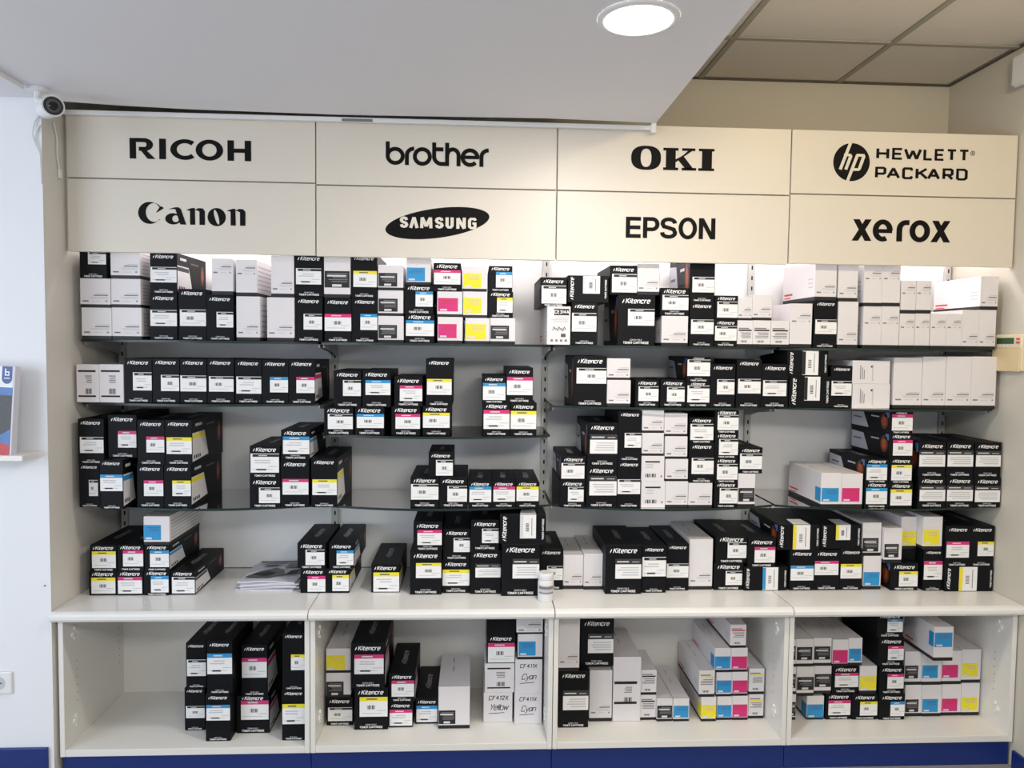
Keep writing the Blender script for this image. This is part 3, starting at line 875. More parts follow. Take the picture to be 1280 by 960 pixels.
('W', 'B3', 20114, 21041, 1500, 2800, 13854, 14881, 0, '', 0, 0, 0, '', 'plain white box, dark base, in bottom row, second glass shelf, third bay'),
('W', 'B3', 20097, 21015, 1500, 2800, 14885, 15721, 0, '', 0, 0, 0, '', 'plain white box, dark base, in second row, second glass shelf, third bay'),
('K', 'B3', 21230, 22169, 1500, 2800, 13854, 14891, (-350, 217, 439, 788), 'k', 0, 0, 0, '', 'black box, black label strip, second from left, bottom row, second glass shelf, third bay'),
('K', 'B3', 22216, 23206, 1500, 2800, 13854, 14901, (-232, 202, 465, 774), 'k', 0, 0, 0, '', 'black box, black label strip, third from left, bottom row, second glass shelf, third bay'),
('K', 'B3', 23231, 24185, 1500, 2800, 13854, 14816, (-421, 178, 454, 837), 'k', 0, 0, 0, '', 'black box, black label strip, fourth from left, bottom row, second glass shelf, third bay'),
('K', 'B3', 23248, 24176, 1500, 2800, 14820, 15810, (-450, 247, 452, 888), 'k', 1, 0, 0, '', 'black box, black label strip, in second row, second glass shelf, third bay'),
('K', 'B3', 24199, 25180, 1500, 2800, 13854, 15547, (-233, 501, 461, 1090), 'k', 0, 0, 0, '', 'black box, black label strip, fifth from left, bottom row, second glass shelf, third bay'),
('K', 'B3', 25234, 26225, 1500, 2800, 13854, 15730, (-436, 548, 468, 1115), 'k', 0, 0, 0, '', 'black box, black label strip, sixth from left, bottom row, second glass shelf, third bay'),
('K', 'B3', 26236, 27312, 1500, 2800, 13854, 15568, (-478, 454, 461, 1069), 'k', 0, 0, 0, '', 'black box, black label strip, rightmost such, bottom row, second glass shelf, third bay'),
('R', 'B4', 27360, 29027, 1500, 2800, 13854, 15094, (-233, 285, 396, 1228), 'k', 0, 0, 0, '', 'sideways black box with black stripe, in bottom row, second glass shelf, fourth bay'),
('R', 'B4', 27253, 28888, 1500, 2800, 15098, 16109, (-223, 51, 421, 999), 'k', 0, 0, 0, '', 'sideways black box with black stripe, in second row, second glass shelf, fourth bay'),
('K', 'B4', 29035, 29881, 1500, 2800, 13854, 15518, (-407, 492, 411, 1071), 'k', 0, 0, 0, '', 'black box, black label strip, only one on second glass shelf, fourth bay'),
('Q', 'B4', 29912, 31443, 1500, 2000, 13854, 14817, 0, '', 0, 0, 0, '', 'white box with sideways print, in bottom row, second glass shelf, fourth bay'),
('Q', 'B4', 29889, 31407, 1500, 2000, 14821, 15744, 0, '', 0, 0, 0, '', 'white box with sideways print, in second row, second glass shelf, fourth bay'),
('W', 'B4', 31569, 32730, 1500, 2800, 13854, 15878, 0, '', 1, 0, 0, '', 'plain white box, dark base, leftmost such, bottom row, second glass shelf, fourth bay'),
('W', 'B4', 32747, 33699, 1500, 2800, 13854, 15930, 0, '', 0, 0, 0, '', 'tall plain white box, dark base, only one on second glass shelf, fourth bay'),
('W', 'B4', 33715, 34753, 1500, 2800, 13854, 15941, 0, '', 0, 0, 0, '', 'plain white box, dark base, second from left, bottom row, second glass shelf, fourth bay'),
('W', 'B4', 34761, 35786, 1500, 2800, 13854, 15952, 0, '', 0, 0, 0, '', 'plain white box, dark base, rightmost such, bottom row, second glass shelf, fourth bay'),
('K', 'C1', 202, 967, 1250, 3000, 9924, 11558, (-20, 426, 308, 1031), 'k', 0, 0, 0, '', 'tall black box, black label strip, only one on third glass shelf, first bay'),
('K', 'C1', 194, 1133, 1250, 3000, 11562, 13249, (-399, 411, 457, 1012), 'k', 0, 1, 0, '', 'black box, black label strip, leftmost such, second row, third glass shelf, first bay'),
('K', 'C1', 1141, 1971, 900, 2000, 9924, 11766, (-403, 685, 403, 1298), 'c', 1, 0, 0, '', 'tall black box, cyan label strip, only one on third glass shelf, first bay'),
('K', 'C1', 1215, 2265, 1400, 3000, 11770, 13392, (-159, 391, 513, 1019), 'm', 0, 1, 0, '', 'black box, magenta label strip, leftmost such, second row, third glass shelf, first bay'),
('K', 'C1', 2321, 3299, 1250, 3000, 9924, 11528, (-233, 429, 477, 1021), 'm', 0, 0, 0, '', 'black box, magenta label strip, leftmost such, bottom row, third glass shelf, first bay'),
('K', 'C1', 2351, 3356, 1250, 3000, 11532, 13226, (-166, 473, 490, 1070), 'm', 0, 1, 0, '', 'black box, magenta label strip, rightmost such, second row, third glass shelf, first bay'),
('K', 'C1', 3314, 4318, 1250, 3400, 9924, 11532, (-193, 430, 490, 1016), 'y', 1, 0, 0, '', 'black box, yellow label strip, leftmost such, bottom row, third glass shelf, first bay'),
('K', 'C1', 3370, 4364, 1250, 3400, 11536, 13233, (-439, 413, 485, 1041), 'y', 1, 1, 0, '', 'black box, yellow label strip, in second row, third glass shelf, first bay'),
('K', 'C1', 6484, 7627, 1250, 3000, 9924, 11062, (-222, 166, 560, 756), 'k', 0, 0, 0, '', 'black box, black label strip, in bottom row, third glass shelf, first bay'),
('K', 'C1', 6491, 7624, 1250, 3000, 11066, 12267, (-530, 187, 529, 911), 'k', 0, 1, 0, '', 'black box, black label strip, rightmost such, second row, third glass shelf, first bay'),
('K', 'C1', 7643, 8715, 1250, 3000, 9924, 11738, (-462, 489, 506, 1087), 'm', 0, 0, 0, '', 'black box, magenta label strip, rightmost such, bottom row, third glass shelf, first bay'),
('K', 'C1', 7664, 8741, 1250, 3000, 11742, 12881, (-464, 225, 523, 888), 'c', 1, 1, 0, '', 'black box, cyan label strip, only one on third glass shelf, first bay'),
('K', 'C1', 8790, 9769, 1250, 3400, 9924, 11803, (-445, 476, 477, 1075), 'y', 1, 1, 0, '', 'black box, yellow label strip, rightmost such, bottom row, third glass shelf, first bay'),
('K', 'C2', 12544, 13636, 1250, 3000, 9924, 11078, (-523, 303, 523, 906), 'k', 0, 1, 0, '', 'black box, black label strip, leftmost such, bottom row, third glass shelf, second bay'),
('K', 'C2', 13651, 14725, 1250, 3000, 9924, 11104, (-230, 226, 522, 832), 'k', 0, 0, 0, '', 'black box, black label strip, rightmost such, bottom row, third glass shelf, second bay'),
('K', 'C2', 14764, 15672, 1250, 3000, 9924, 10913, (-415, 212, 424, 810), 'c', 0, 1, 0, '', 'black box, cyan label strip, only one on third glass shelf, second bay'),
('K', 'C2', 15680, 16583, 1250, 3000, 9924, 10915, (-405, 228, 429, 812), 'm', 0, 1, 0, '', 'black box, magenta label strip, only one on third glass shelf, second bay'),
('K', 'C2', 16599, 17497, 1250, 3000, 9924, 10917, (-426, 252, 426, 814), 'y', 0, 1, 0, '', 'black box, yellow label strip, only one on third glass shelf, second bay'),
('K', 'C2', 13232, 14172, 1250, 2200, 11108, 12067, (-187, 49, 456, 652), 'k', 0, 1, 0, '', 'black box, black label strip, in second row, third glass shelf, second bay'),
('K', 'C3', 18305, 19287, 1250, 3000, 9924, 10960, (-179, 231, 430, 802), 'k', 0, 0, 0, '', 'black box, black label strip, leftmost such, bottom row, third glass shelf, third bay'),
('K', 'C3', 18330, 19303, 1250, 3000, 10964, 11911, (-470, 90, 426, 698), 'k', 1, 1, 0, '', 'black box, black label strip, leftmost such, second row, third glass shelf, third bay'),
('K', 'C3', 19323, 20527, 1250, 3000, 9924, 11549, (-478, 475, 586, 1234), 'g', 0, 0, 0, '', 'black box, grey label strip, in bottom row, third glass shelf, third bay'),
('K', 'C3', 19341, 20520, 1250, 3000, 11553, 13222, (-488, 480, 577, 1219), 'g', 1, 1, 0, '', 'black box, grey label strip, in second row, third glass shelf, third bay'),
('K', 'C3', 20535, 21457, 1250, 3000, 9924, 11748, (-449, 531, 442, 1104), 'k', 0, 0, 0, '', 'black box, black label strip, second from left, bottom row, third glass shelf, third bay'),
('K', 'C3', 20528, 21457, 1250, 3000, 11752, 13695, (-203, 520, 453, 1089), 'k', 0, 1, 0, '', 'tall black box, black label strip, only one on third glass shelf, third bay'),
('B', 'C3', 21484, 22430, 1250, 3000, 9924, 10952, 0, '', 0, 0, 0, '', 'white box with dark bar, in bottom row, third glass shelf, third bay'),
('B', 'C3', 21475, 22374, 1250, 3000, 10956, 11947, 0, '', 0, 0, 0, '', 'white box with dark bar, in second row, third glass shelf, third bay'),
('W', 'C3', 21475, 22330, 1250, 3000, 11951, 12845, 0, '', 0, 0, 0, '', 'plain white box, dark base, leftmost such, third row, third glass shelf, third bay'),
('W', 'C3', 21465, 22319, 1250, 3000, 12849, 13725, 0, '', 0, 1, 0, '', 'plain white box, dark base, leftmost such, fourth row, third glass shelf, third bay'),
('W', 'C3', 22438, 23332, 1250, 3000, 9924, 10954, 0, '', 0, 0, 0, '', 'plain white box, dark base, leftmost such, bottom row, third glass shelf, third bay'),
('W', 'C3', 22416, 23309, 1250, 3000, 10958, 11833, 0, '', 0, 0, 0, '', 'plain white box, dark base, in second row, third glass shelf, third bay'),
('W', 'C3', 22382, 23264, 1250, 3000, 11837, 12718, 0, '', 0, 0, 0, '', 'plain white box, dark base, rightmost such, third row, third glass shelf, third bay'),
('W', 'C3', 22338, 23243, 1250, 3000, 12722, 13607, 0, '', 0, 1, 0, '', 'plain white box, dark base, rightmost such, fourth row, third glass shelf, third bay'),
('W', 'C3', 23348, 24292, 1250, 3000, 9924, 10893, 0, '', 0, 0, 0, '', 'plain white box, dark base, rightmost such, bottom row, third glass shelf, third bay'),
('K', 'C3', 23349, 24340, 1250, 3000, 10897, 12465, (-397, 351, 474, 980), 'k', 0, 0, 0, '', 'black box, black label strip, second from left, second row, third glass shelf, third bay'),
('K', 'C3', 23326, 24298, 1250, 3000, 12469, 13458, (-445, 114, 464, 740), 'k', 0, 1, 0, '', 'black box, black label strip, leftmost such, third row, third glass shelf, third bay'),
('K', 'C3', 24379, 25308, 1250, 3000, 9924, 10919, (-256, 165, 453, 774), 'k', 0, 0, 0, '', 'black box, black label strip, rightmost such, bottom row, third glass shelf, third bay'),
('K', 'C3', 24371, 25293, 1250, 3000, 10923, 11880, (-372, 107, 447, 721), 'k', 0, 0, 0, '', 'black box, black label strip, third from left, second row, third glass shelf, third bay'),
('K', 'C3', 24353, 25282, 1250, 3000, 11884, 12862, (-304, 114, 450, 743), 'k', 0, 0, 0, '', 'black box, black label strip, rightmost such, third row, third glass shelf, third bay'),
('K', 'C3', 24328, 25279, 1250, 3000, 12866, 13740, (-370, 114, 462, 701), 'k', 0, 1, 0, '', 'black box, black label strip, in fourth row, third glass shelf, third bay'),
('C', 'C3', 25316, 26000, 1250, 3000, 9924, 11268, (-322, 237, 317, 775), 'k', 0, 0, 0, '', 'white box with black patch, only one on third glass shelf, third bay'),
('K', 'C3', 25330, 26255, 1250, 3000, 11272, 12294, (-430, 178, 448, 785), 'k', 0, 1, 0, '', 'black box, black label strip, rightmost such, second row, third glass shelf, third bay'),
('C', 'C4', 28644, 29468, 1250, 3000, 9924, 11302, (-381, 240, 307, 782), 'c', 1, 1, 1, '', 'white box with cyan patch, only one on third glass shelf, fourth bay'),
('C', 'C4', 29477, 30328, 1250, 3000, 9924, 11281, (-410, 241, 303, 783), 'm', 0, 1, 0, '', 'white box with magenta patch, only one on third glass shelf, fourth bay'),
('K', 'C4', 30432, 31390, 1250, 3000, 9924, 10933, (-436, 146, 419, 785), 'c', 0, 0, 0, '', 'black box, cyan label strip, in bottom row, third glass shelf, fourth bay'),
('K', 'C4', 30414, 31356, 1250, 3000, 10937, 11865, (-420, 92, 409, 713), 'c', 1, 1, 0, '', 'black box, cyan label strip, in second row, third glass shelf, fourth bay'),
('K', 'C4', 31418, 32374, 1250, 3000, 9924, 10911, (-425, 90, 441, 731), 'y', 0, 0, 0, '', 'black box, yellow label strip, in bottom row, third glass shelf, fourth bay'),
('K', 'C4', 31398, 32334, 1250, 3000, 10915, 11924, (-393, 100, 431, 714), 'y', 0, 0, 0, '', 'black box, yellow label strip, in second row, third glass shelf, fourth bay'),
('K', 'C4', 31358, 32302, 1250, 3000, 11928, 12878, (-330, 76, 459, 696), 'm', 1, 0, 0, '', 'black box, magenta label strip, in third row, third glass shelf, fourth bay'),
('K', 'C4', 31338, 32272, 1250, 3000, 12882, 13740, (-384, 115, 453, 757), 'm', 1, 1, 0, '', 'black box, magenta label strip, in fourth row, third glass shelf, fourth bay'),
('K', 'C4', 32607, 33723, 1250, 3000, 9924, 11154, (-508, 268, 542, 886), 'g', 0, 0, 0, '', 'black box, grey label strip, leftmost such, bottom row, third glass shelf, fourth bay'),
('K', 'C4', 32569, 33665, 1250, 3000, 11158, 12551, (-525, 412, 531, 1050), 'g', 1, 1, 0, '', 'black box, grey label strip, leftmost such, second row, third glass shelf, fourth bay'),
('K', 'C4', 33756, 34863, 1250, 3000, 9924, 11157, (-528, 269, 534, 888), 'g', 0, 0, 0, '', 'black box, grey label strip, second from left, bottom row, third glass shelf, fourth bay'),
('K', 'C4', 33715, 34824, 1250, 3000, 11161, 12557, (-523, 413, 529, 1053), 'g', 0, 1, 0, '', 'black box, grey label strip, second from left, second row, third glass shelf, fourth bay'),
('K', 'C4', 34901, 35993, 1250, 3000, 9924, 11144, (-512, 230, 522, 874), 'g', 0, 0, 0, '', 'black box, grey label strip, rightmost such, bottom row, third glass shelf, fourth bay'),
('K', 'C4', 34871, 35954, 1250, 3000, 11148, 12547, (-499, 430, 524, 1055), 'g', 0, 1, 0, '', 'black box, grey label strip, rightmost such, second row, third glass shelf, fourth bay'),
('K', 'T1', 354, 1387, 1544, 3100, 6464, 7405, (-429, 66, 463, 686), 'y', 0, 0, 0, '', 'black box, yellow label strip, leftmost such, bottom row, white counter, first bay'),
('K', 'T1', 1402, 2386, 1527, 3100, 6464, 7406, (-456, 66, 439, 710), 'm', 0, 0, 0, '', 'black box, magenta label strip, leftmost such, bottom row, white counter, first bay'),
('K', 'T1', 2408, 3380, 1510, 3100, 6464, 7407, (-218, 112, 440, 749), 'c', 0, 0, 0, '', 'black box, cyan label strip, in bottom row, white counter, first bay'),
('K', 'T1', 3389, 4313, 1563, 3267, 6464, 7387, (-411, 51, 446, 690), 'k', 1, 1, 0, '', 'black box, black label strip, in bottom row, white counter, first bay'),
('K', 'T1', 407, 1401, 1544, 3100, 7409, 8409, (-424, 112, 459, 753), 'y', 0, 1, 0, '', 'black box, yellow label strip, in second row, white counter, first bay'),
('K', 'T1', 1432, 2414, 1527, 3100, 7410, 8411, (-283, 174, 468, 792), 'm', 0, 1, 0, '', 'black box, magenta label strip, in second row, white counter, first bay'),
('K', 'T1', 2444, 3376, 1510, 3100, 7411, 8413, (-258, 151, 451, 793), 'c', 1, 0, 0, '', 'black box, cyan label strip, leftmost such, second row, white counter, first bay'),
('C', 'T1', 2428, 3396, 1510, 3100, 8417, 9516, (-470, 189, 163, 768), 'c', 1, 1, 0, '', 'white box with cyan patch, only one on white counter, first bay'),
('K', 'T1', 8273, 9256, 1690, 3100, 6464, 7431, (-216, 51, 469, 667), 'm', 0, 0, 0, '', 'black box, magenta label strip, rightmost such, bottom row, white counter, first bay'),
('K', 'T1', 9267, 10153, 1675, 3100, 6464, 7432, (-205, 75, 428, 707), 'y', 1, 0, 0, '', 'black box, yellow label strip, rightmost such, bottom row, white counter, first bay'),
('K', 'T1', 8160, 9249, 1690, 3100, 7435, 8431, (-231, 130, 498, 736), 'k', 0, 1, 0, '', 'black box, black label strip, in second row, white counter, first bay'),
('K', 'T1', 9375, 10345, 1675, 3100, 7436, 8433, (-193, 129, 462, 705), 'c', 1, 1, 0, '', 'black box, cyan label strip, rightmost such, second row, white counter, first bay'),
('K', 'T2', 10998, 12101, 1715, 3100, 6464, 7588, (-466, 28, 536, 790), 'y', 1, 1, 0, '', 'black box, yellow label strip, leftmost such, bottom row, white counter, second bay'),
('K', 'T2', 12528, 13750, 1432, 3100, 6464, 8177, (-380, 651, 595, 1241), 'y', 0, 0, 0, '', 'black box, yellow label strip, second from left, bottom row, white counter, second bay'),
('K', 'T2', 12653, 13763, 1432, 3100, 8181, 9314, (-401, 231, 540, 819), 'm', 0, 1, 0, '', 'black box, magenta label strip, only one on white counter, second bay'),
('K', 'T2', 13759, 14845, 1600, 3100, 6464, 7771, (-519, 290, 531, 926), 'y', 0, 0, 0, '', 'black box, yellow label strip, rightmost such, bottom row, white counter, second bay'),
('K', 'T2', 13797, 14851, 1600, 3100, 7775, 8997, (-122, 312, 515, 866), 'k', 0, 1, 0, '', 'black box, black label strip, leftmost such, second row, white counter, second bay'),
('K', 'T2', 14859, 16061, 1463, 3100, 6464, 8186, (-398, 654, 589, 1185), 'g', 0, 0, 0, '', 'black box, grey label strip, leftmost such, bottom row, white counter, second bay'),
('K', 'T2', 14870, 15975, 1463, 3100, 8190, 9384, (-117, 288, 529, 855), 'k', 0, 1, 0, '', 'black box, black label strip, rightmost such, second row, white counter, second bay'),
('K', 'T2', 16074, 17550, 1208, 3100, 6464, 8505, (-312, 689, 722, 1452), 'g', 0, 0, 0, '', 'black box, grey label strip, rightmost such, bottom row, white counter, second bay'),
('R', 'T2', 15994, 17776, 1208, 3100, 8509, 9662, (-119, 215, 502, 1141), 'w', 0, 1, 0, '', 'sideways black box with white stripe, only one on white counter, second bay'),
('K', 'T3', 17610, 18563, 1946, 2884, 6464, 8102, (-170, 384, 464, 951), 'k', 0, 1, 0, '', 'black box, black label strip, leftmost such, bottom row, white counter, third bay'),
('W', 'T3', 18572, 19374, 2005, 2825, 6464, 7840, 0, '', 0, 1, 0, '', 'plain white box, dark base, leftmost such, bottom row, white counter, third bay'),
('W', 'T3', 19382, 20146, 1919, 2911, 6464, 7919, 0, '', 0, 1, 0, '', 'plain white box, dark base, rightmost such, bottom row, white counter, third bay'),
('K', 'T3', 20154, 21590, 1374, 3200, 6464, 8412, (-322, 610, 702, 1391), 'g', 0, 1, 0, '', 'black box, grey label strip, only one on white counter, third bay'),
('K', 'T3', 21635, 22602, 1496, 3100, 6464, 8337, (-472, 655, 472, 1433), 'k', 0, 1, 0, '', 'black box, black label strip, second from left, bottom row, white counter, third bay'),
('K', 'T3', 22675, 23582, 1744, 3086, 6464, 8347, (-434, 524, 441, 1091), 'k', 0, 1, 0, '', 'tall black box, black label strip, only one on white counter, third bay'),
('W', 'T3', 23619, 24580, 1850, 2980, 6464, 8520, 0, '', 0, 1, 0, '', 'tall plain white box, dark base, only one on white counter, third bay'),
('K', 'T3', 24628, 25820, 1784, 3046, 6464, 7561, (-121, 199, 549, 770), 'k', 0, 0, 0, '', 'black box, black label strip, rightmost such, bottom row, white counter, third bay'),
('K', 'T3', 24681, 25952, 1784, 3046, 7565, 8616, (-163, 198, 604, 832), 'k', 0, 1, 0, '', 'black box, black label strip, in second row, white counter, third bay'),
('R', 'T3', 25828, 27603, 1687, 3100, 6464, 7422, (-137, 20, 494, 946), 'c', 0, 0, 0, '', 'sideways black box with cyan stripe, only one on white counter, third bay'),
('K', 'T3', 25960, 27078, 1687, 3100, 7426, 8599, (-296, 175, 538, 808), 'm', 0, 1, 0, '', 'black box, magenta label strip, only one on white counter, third bay'),
('K', 'T4', 27675, 28686, 1688, 3100, 6464, 8108, (-461, 405, 485, 1009), 'c', 0, 0, 0, '', 'black box, cyan label strip, only one on white counter, fourth bay'),
('K', 'T4', 28698, 29738, 1696, 3100, 6464, 8104, (-508, 619, 467, 1191), 'm', 0, 0, 0, '', 'black box, magenta label strip, in bottom row, white counter, fourth bay'),
('K', 'T4', 29758, 30667, 1704, 3100, 6464, 8140, (-427, 472, 443, 1062), 'y', 0, 0, 0, '', 'black box, yellow label strip, leftmost such, bottom row, white counter, fourth bay'),
('R', 'T4', 27158, 28888, 1688, 3100, 8112, 9140, (-251, 20, 446, 1016), 'y', 1, 1, 0, '', 'sideways black box with yellow stripe, leftmost such, second row, white counter, fourth bay'),
('R', 'T4', 28928, 30587, 1704, 3100, 8144, 9135, (-218, 364, 377, 979), 'y', 0, 1, 0, '', 'sideways black box with yellow stripe, rightmost such, second row, white counter, fourth bay'),
('C', 'T4', 30756, 31498, 1763, 3067, 6464, 7834, (-353, 161, 313, 713), 'c', 0, 0, 0, '', 'white box with cyan patch, only one on white counter, fourth bay'),
('C', 'T4', 30675, 31454, 1763, 3067, 7838, 9201, (-377, 177, 282, 734), 'k', 0, 1, 0, '', 'white box with black patch, leftmost such, second row, white counter, fourth bay'),
('K', 'T4', 31829, 32959, 1620, 3100, 6464, 7585, (-221, 160, 553, 776), 'y', 1, 0, 0, '', 'black box, yellow label strip, rightmost such, bottom row, white counter, fourth bay'),
('C', 'T4', 31506, 32244, 1620, 3100, 7589, 9015, (-357, 227, 237, 774), 'k', 0, 1, 0, '', 'white box with black patch, rightmost such, second row, white counter, fourth bay'),
('K', 'T4', 33157, 33947, 1579, 3100, 6464, 8142, (-383, 448, 383, 1211), 'm', 0, 0, 0, '', 'tall black box, magenta label strip, only one on white counter, fourth bay'),
('D', 'T4', 32507, 33071, 2000, 2830, 7589, 8043, 0, '', 0, 0, 0, '', 'black box without label, only one on white counter, fourth bay'),
('C', 'T4', 32411, 33068, 2000, 2830, 8047, 9391, (-304, 187, 317, 749), 'y', 0, 1, 0, '', 'white box with yellow patch, in third row, white counter, fourth bay'),
('C', 'T4', 33076, 33877, 1579, 3100, 8146, 9488, (-389, 200, 283, 797), 'y', 0, 1, 0, '', 'white box with yellow patch, in second row, white counter, fourth bay'),
('R', 'T4', 33984, 35999, 1456, 3100, 6464, 7477, (-424, 20, 328, 1001), 'y', 0, 0, 0, '', 'sideways black box with yellow stripe, in bottom row, white counter, fourth bay'),
('K', 'T4', 33955, 34951, 1456, 3100, 7481, 9135, (-462, 366, 479, 1019), 'm', 0, 1, 0, '', 'black box, magenta label strip, in second row, white counter, fourth bay'),
('K', 'T4', 34959, 35978, 1456, 3100, 7481, 9134, (-179, 428, 498, 1016), 'y', 0, 1, 0, '', 'black box, yellow label strip, in second row, white counter, fourth bay'),
('K', 'L1', 3973, 4740, 1279, 3000, 1264, 2926, (-332, 484, 371, 956), 'k', 0, 0, 0, '', 'tall black box, black label strip, in bottom row, lower cabinet, first bay'),
('K', 'L1', 4043, 4808, 1279, 3000, 2930, 4683, (-346, 465, 366, 1106), 'k', 0, 1, 0, '', 'tall black box, black label strip, in second row, lower cabinet, first bay'),
('K', 'L1', 5052, 5961, 465, 2600, 1264, 3066, (-423, 793, 442, 1382), 'c', 0, 0, 0, '', 'black box, cyan label strip, only one in lower cabinet, first bay'),
('K', 'L1', 5120, 6048, 465, 2600, 3070, 5080, (-452, 757, 452, 1532), 'c', 0, 1, 0, '', 'tall black box, cyan label strip, only one in lower cabinet, first bay'),
('K', 'L1', 6017, 7248, 1006, 2800, 1264, 2714, (-450, 528, 586, 1270), 'm', 1, 0, 0, '', 'black box, magenta label strip, in bottom row, lower cabinet, first bay'),
('K', 'L1', 6208, 7189, 1006, 2800, 2718, 4696, (-467, 712, 461, 1474), 'm', 1, 1, 0, '', 'black box, magenta label strip, in second row, lower cabinet, first bay'),
('K', 'L1', 7869, 8725, 438, 3000, 1264, 3196, (-413, 628, 416, 1396), 'y', 0, 0, 0, '', 'tall black box, yellow label strip, in bottom row, lower cabinet, first bay'),
('K', 'L1', 7892, 8725, 438, 3000, 3200, 5370, (-100, 759, 405, 1354), 'y', 0, 1, 0, '', 'tall black box, yellow label strip, in second row, lower cabinet, first bay'),
('K', 'L2', 9312, 10325, 1498, 2982, 1264, 2380, (-452, 172, 483, 716), 'k', 0, 0, 0, '', 'black box, black label strip, only one in lower cabinet, second bay'),
('C', 'L2', 9290, 10247, 1498, 2982, 2384, 3354, (-466, 70, 200, 628), 'k', 0, 0, 0, '', 'white box with black patch, in second row, lower cabinet, second bay'),
('C', 'L2', 9291, 10246, 1498, 2982, 3358, 4323, (-455, 132, 254, 697), 'y', 0, 1, 0, '', 'white box with yellow patch, only one in lower cabinet, second bay'),
('K', 'L2', 10443, 11728, 1144, 3000, 1264, 2907, (-443, 510, 630, 1286), 'y', 0, 0, 0, '', 'black box, yellow label strip, only one in lower cabinet, second bay'),
('K', 'L2', 10312, 11611, 1144, 3000, 2911, 4679, (-520, 549, 596, 1312), 'm', 1, 1, 0, '', 'black box, magenta label strip, leftmost such, second row, lower cabinet, second bay'),
('K', 'L2', 11736, 12676, 1277, 3000, 1264, 2273, (-427, 68, 448, 706), 'm', 0, 0, 0, '', 'black box, magenta label strip, in bottom row, lower cabinet, second bay'),
('K', 'L2', 11752, 12745, 1277, 3000, 2277, 3401, (-396, 210, 469, 846), 'm', 1, 1, 0, '', 'black box, magenta label strip, rightmost such, second row, lower cabinet, second bay'),
('K', 'L2', 12753, 13666, 1525, 2955, 1264, 2283, (-412, 68, 402, 729), 'c', 0, 1, 0, '', 'black box, cyan label strip, only one in lower cabinet, second bay'),
('C', 'L2', 13675, 14892, 1126, 3000, 1264, 2931, (-596, 184, 53, 725), 'k', 0, 1, 0, '', 'white box with black patch, in bottom row, lower cabinet, second bay'),
('H', 'L2', 15436, 16576, 1553, 2927, 1264, 2467, 0, '', 0, 0, 0, 'Yellow', 'white box with handwritten marking, leftmost such, bottom row, lower cabinet, second bay'),
('P', 'L2', 15480, 16641, 1553, 2000, 2471, 3645, 0, '', 0, 0, 0, '', 'white box with two black bars, only one in lower cabinet, second bay'),
('K', 'L2', 15547, 16657, 1553, 2927, 3649, 4802, (-514, 36, 535, 816), 'm', 0, 0, 0, '', 'black box, magenta label strip, in third row, lower cabinet, second bay'),
('D', 'L2', 15538, 16648, 1553, 2927, 4806, 5507, 0, '', 0, 1, 0, '', 'black box without label, only one in lower cabinet, second bay'),
('H', 'L2', 16654, 17725, 1394, 3000, 1264, 2488, 0, '', 0, 0, 0, 'Cyan', 'white box with handwritten marking, rightmost such, bottom row, lower cabinet, second bay'),
('H', 'L2', 16665, 17725, 1394, 3000, 2492, 3855, 0, '', 0, 0, 0, 'Cyan', 'white box with handwritten marking, in second row, lower cabinet, second bay'),
('C', 'L2', 16758, 17725, 1394, 3000, 3859, 4871, (-459, 157, 210, 726), 'c', 0, 0, 0, '', 'white box with cyan patch, only one in lower cabinet, second bay'),
('W', 'L2', 16693, 17725, 1394, 3000, 4875, 5558, 0, '', 0, 1, 0, '', 'plain white box, dark base, only one in lower cabinet, second bay'),
('K', 'L3', 18351, 19530, 1068, 3000, 1264, 3516, (-416, 701, 578, 1477), 'g', 0, 0, 0, '', 'black box, grey label strip, in bottom row, lower cabinet, third bay'),
('W', 'L3', 19633, 20539, 1515, 2965, 1264, 3336, 0, '', 0, 1, 0, '', 'tall plain white box, dark base, in bottom row, lower cabinet, third bay'),
('W', 'L3', 18325, 19139, 1068, 3000, 3520, 5668, 0, '', 1, 1, 0, '', 'tall plain white box, dark base, in second row, lower cabinet, third bay'),
('K', 'L3', 19239, 20566, 1515, 2965, 3520, 5437, (-361, 520, 652, 1288), 'g', 0, 1, 0, '', 'black box, grey label strip, in second row, lower cabinet, third bay'),
('V', 'L3', 20574, 21682, 1486, 2994, 1264, 3881, 0, '', 0, 1, 0, '', 'tall white box with two black bars, only one in lower cabinet, third bay'),
('S', 'L3', 21690, 22332, 1572, 2000, 1264, 2285, 0, '', 0, 0, 0, '', 'small white box with black bar, in bottom row, lower cabinet, third bay'),
('S', 'L3', 21699, 22337, 1572, 2000, 2289, 3305, 0, '', 0, 1, 0, '', 'small white box with black bar, in second row, lower cabinet, third bay'),
('C', 'L3', 22340, 22974, 1443, 3000, 1264, 2200, (-305, 135, 295, 642), 'k', 0, 1, 0, '', 'white box with black patch, only one in lower cabinet, third bay'),
('C', 'L3', 22993, 23641, 1424, 3000, 1264, 2200, (-306, 152, 293, 642), 'c', 0, 1, 0, '', 'white box with cyan patch, leftmost such, bottom row, lower cabinet, third bay'),
('C', 'L3', 24124, 24723, 1392, 3000, 1264, 2258, (-287, 152, 287, 667), 'y', 1, 0, 1, '', 'white box with yellow patch, only one in lower cabinet, third bay'),
('C', 'L3', 24788, 25396, 1485, 2995, 1264, 2222, (-292, 128, 278, 613), 'c', 0, 0, 0, '', 'white box with cyan patch, rightmost such, bottom row, lower cabinet, third bay'),
('C', 'L3', 25404, 26046, 1467, 3000, 1264, 2247, (-309, 128, 291, 638), 'm', 0, 0, 0, '', 'white box with magenta patch, in bottom row, lower cabinet, third bay'),
('Z', 'L3', 26103, 26725, 1575, 2905, 1264, 2251, 0, 'y', 0, 0, 0, 'y', 'white box with thin yellow line, in bottom row, lower cabinet, third bay'),
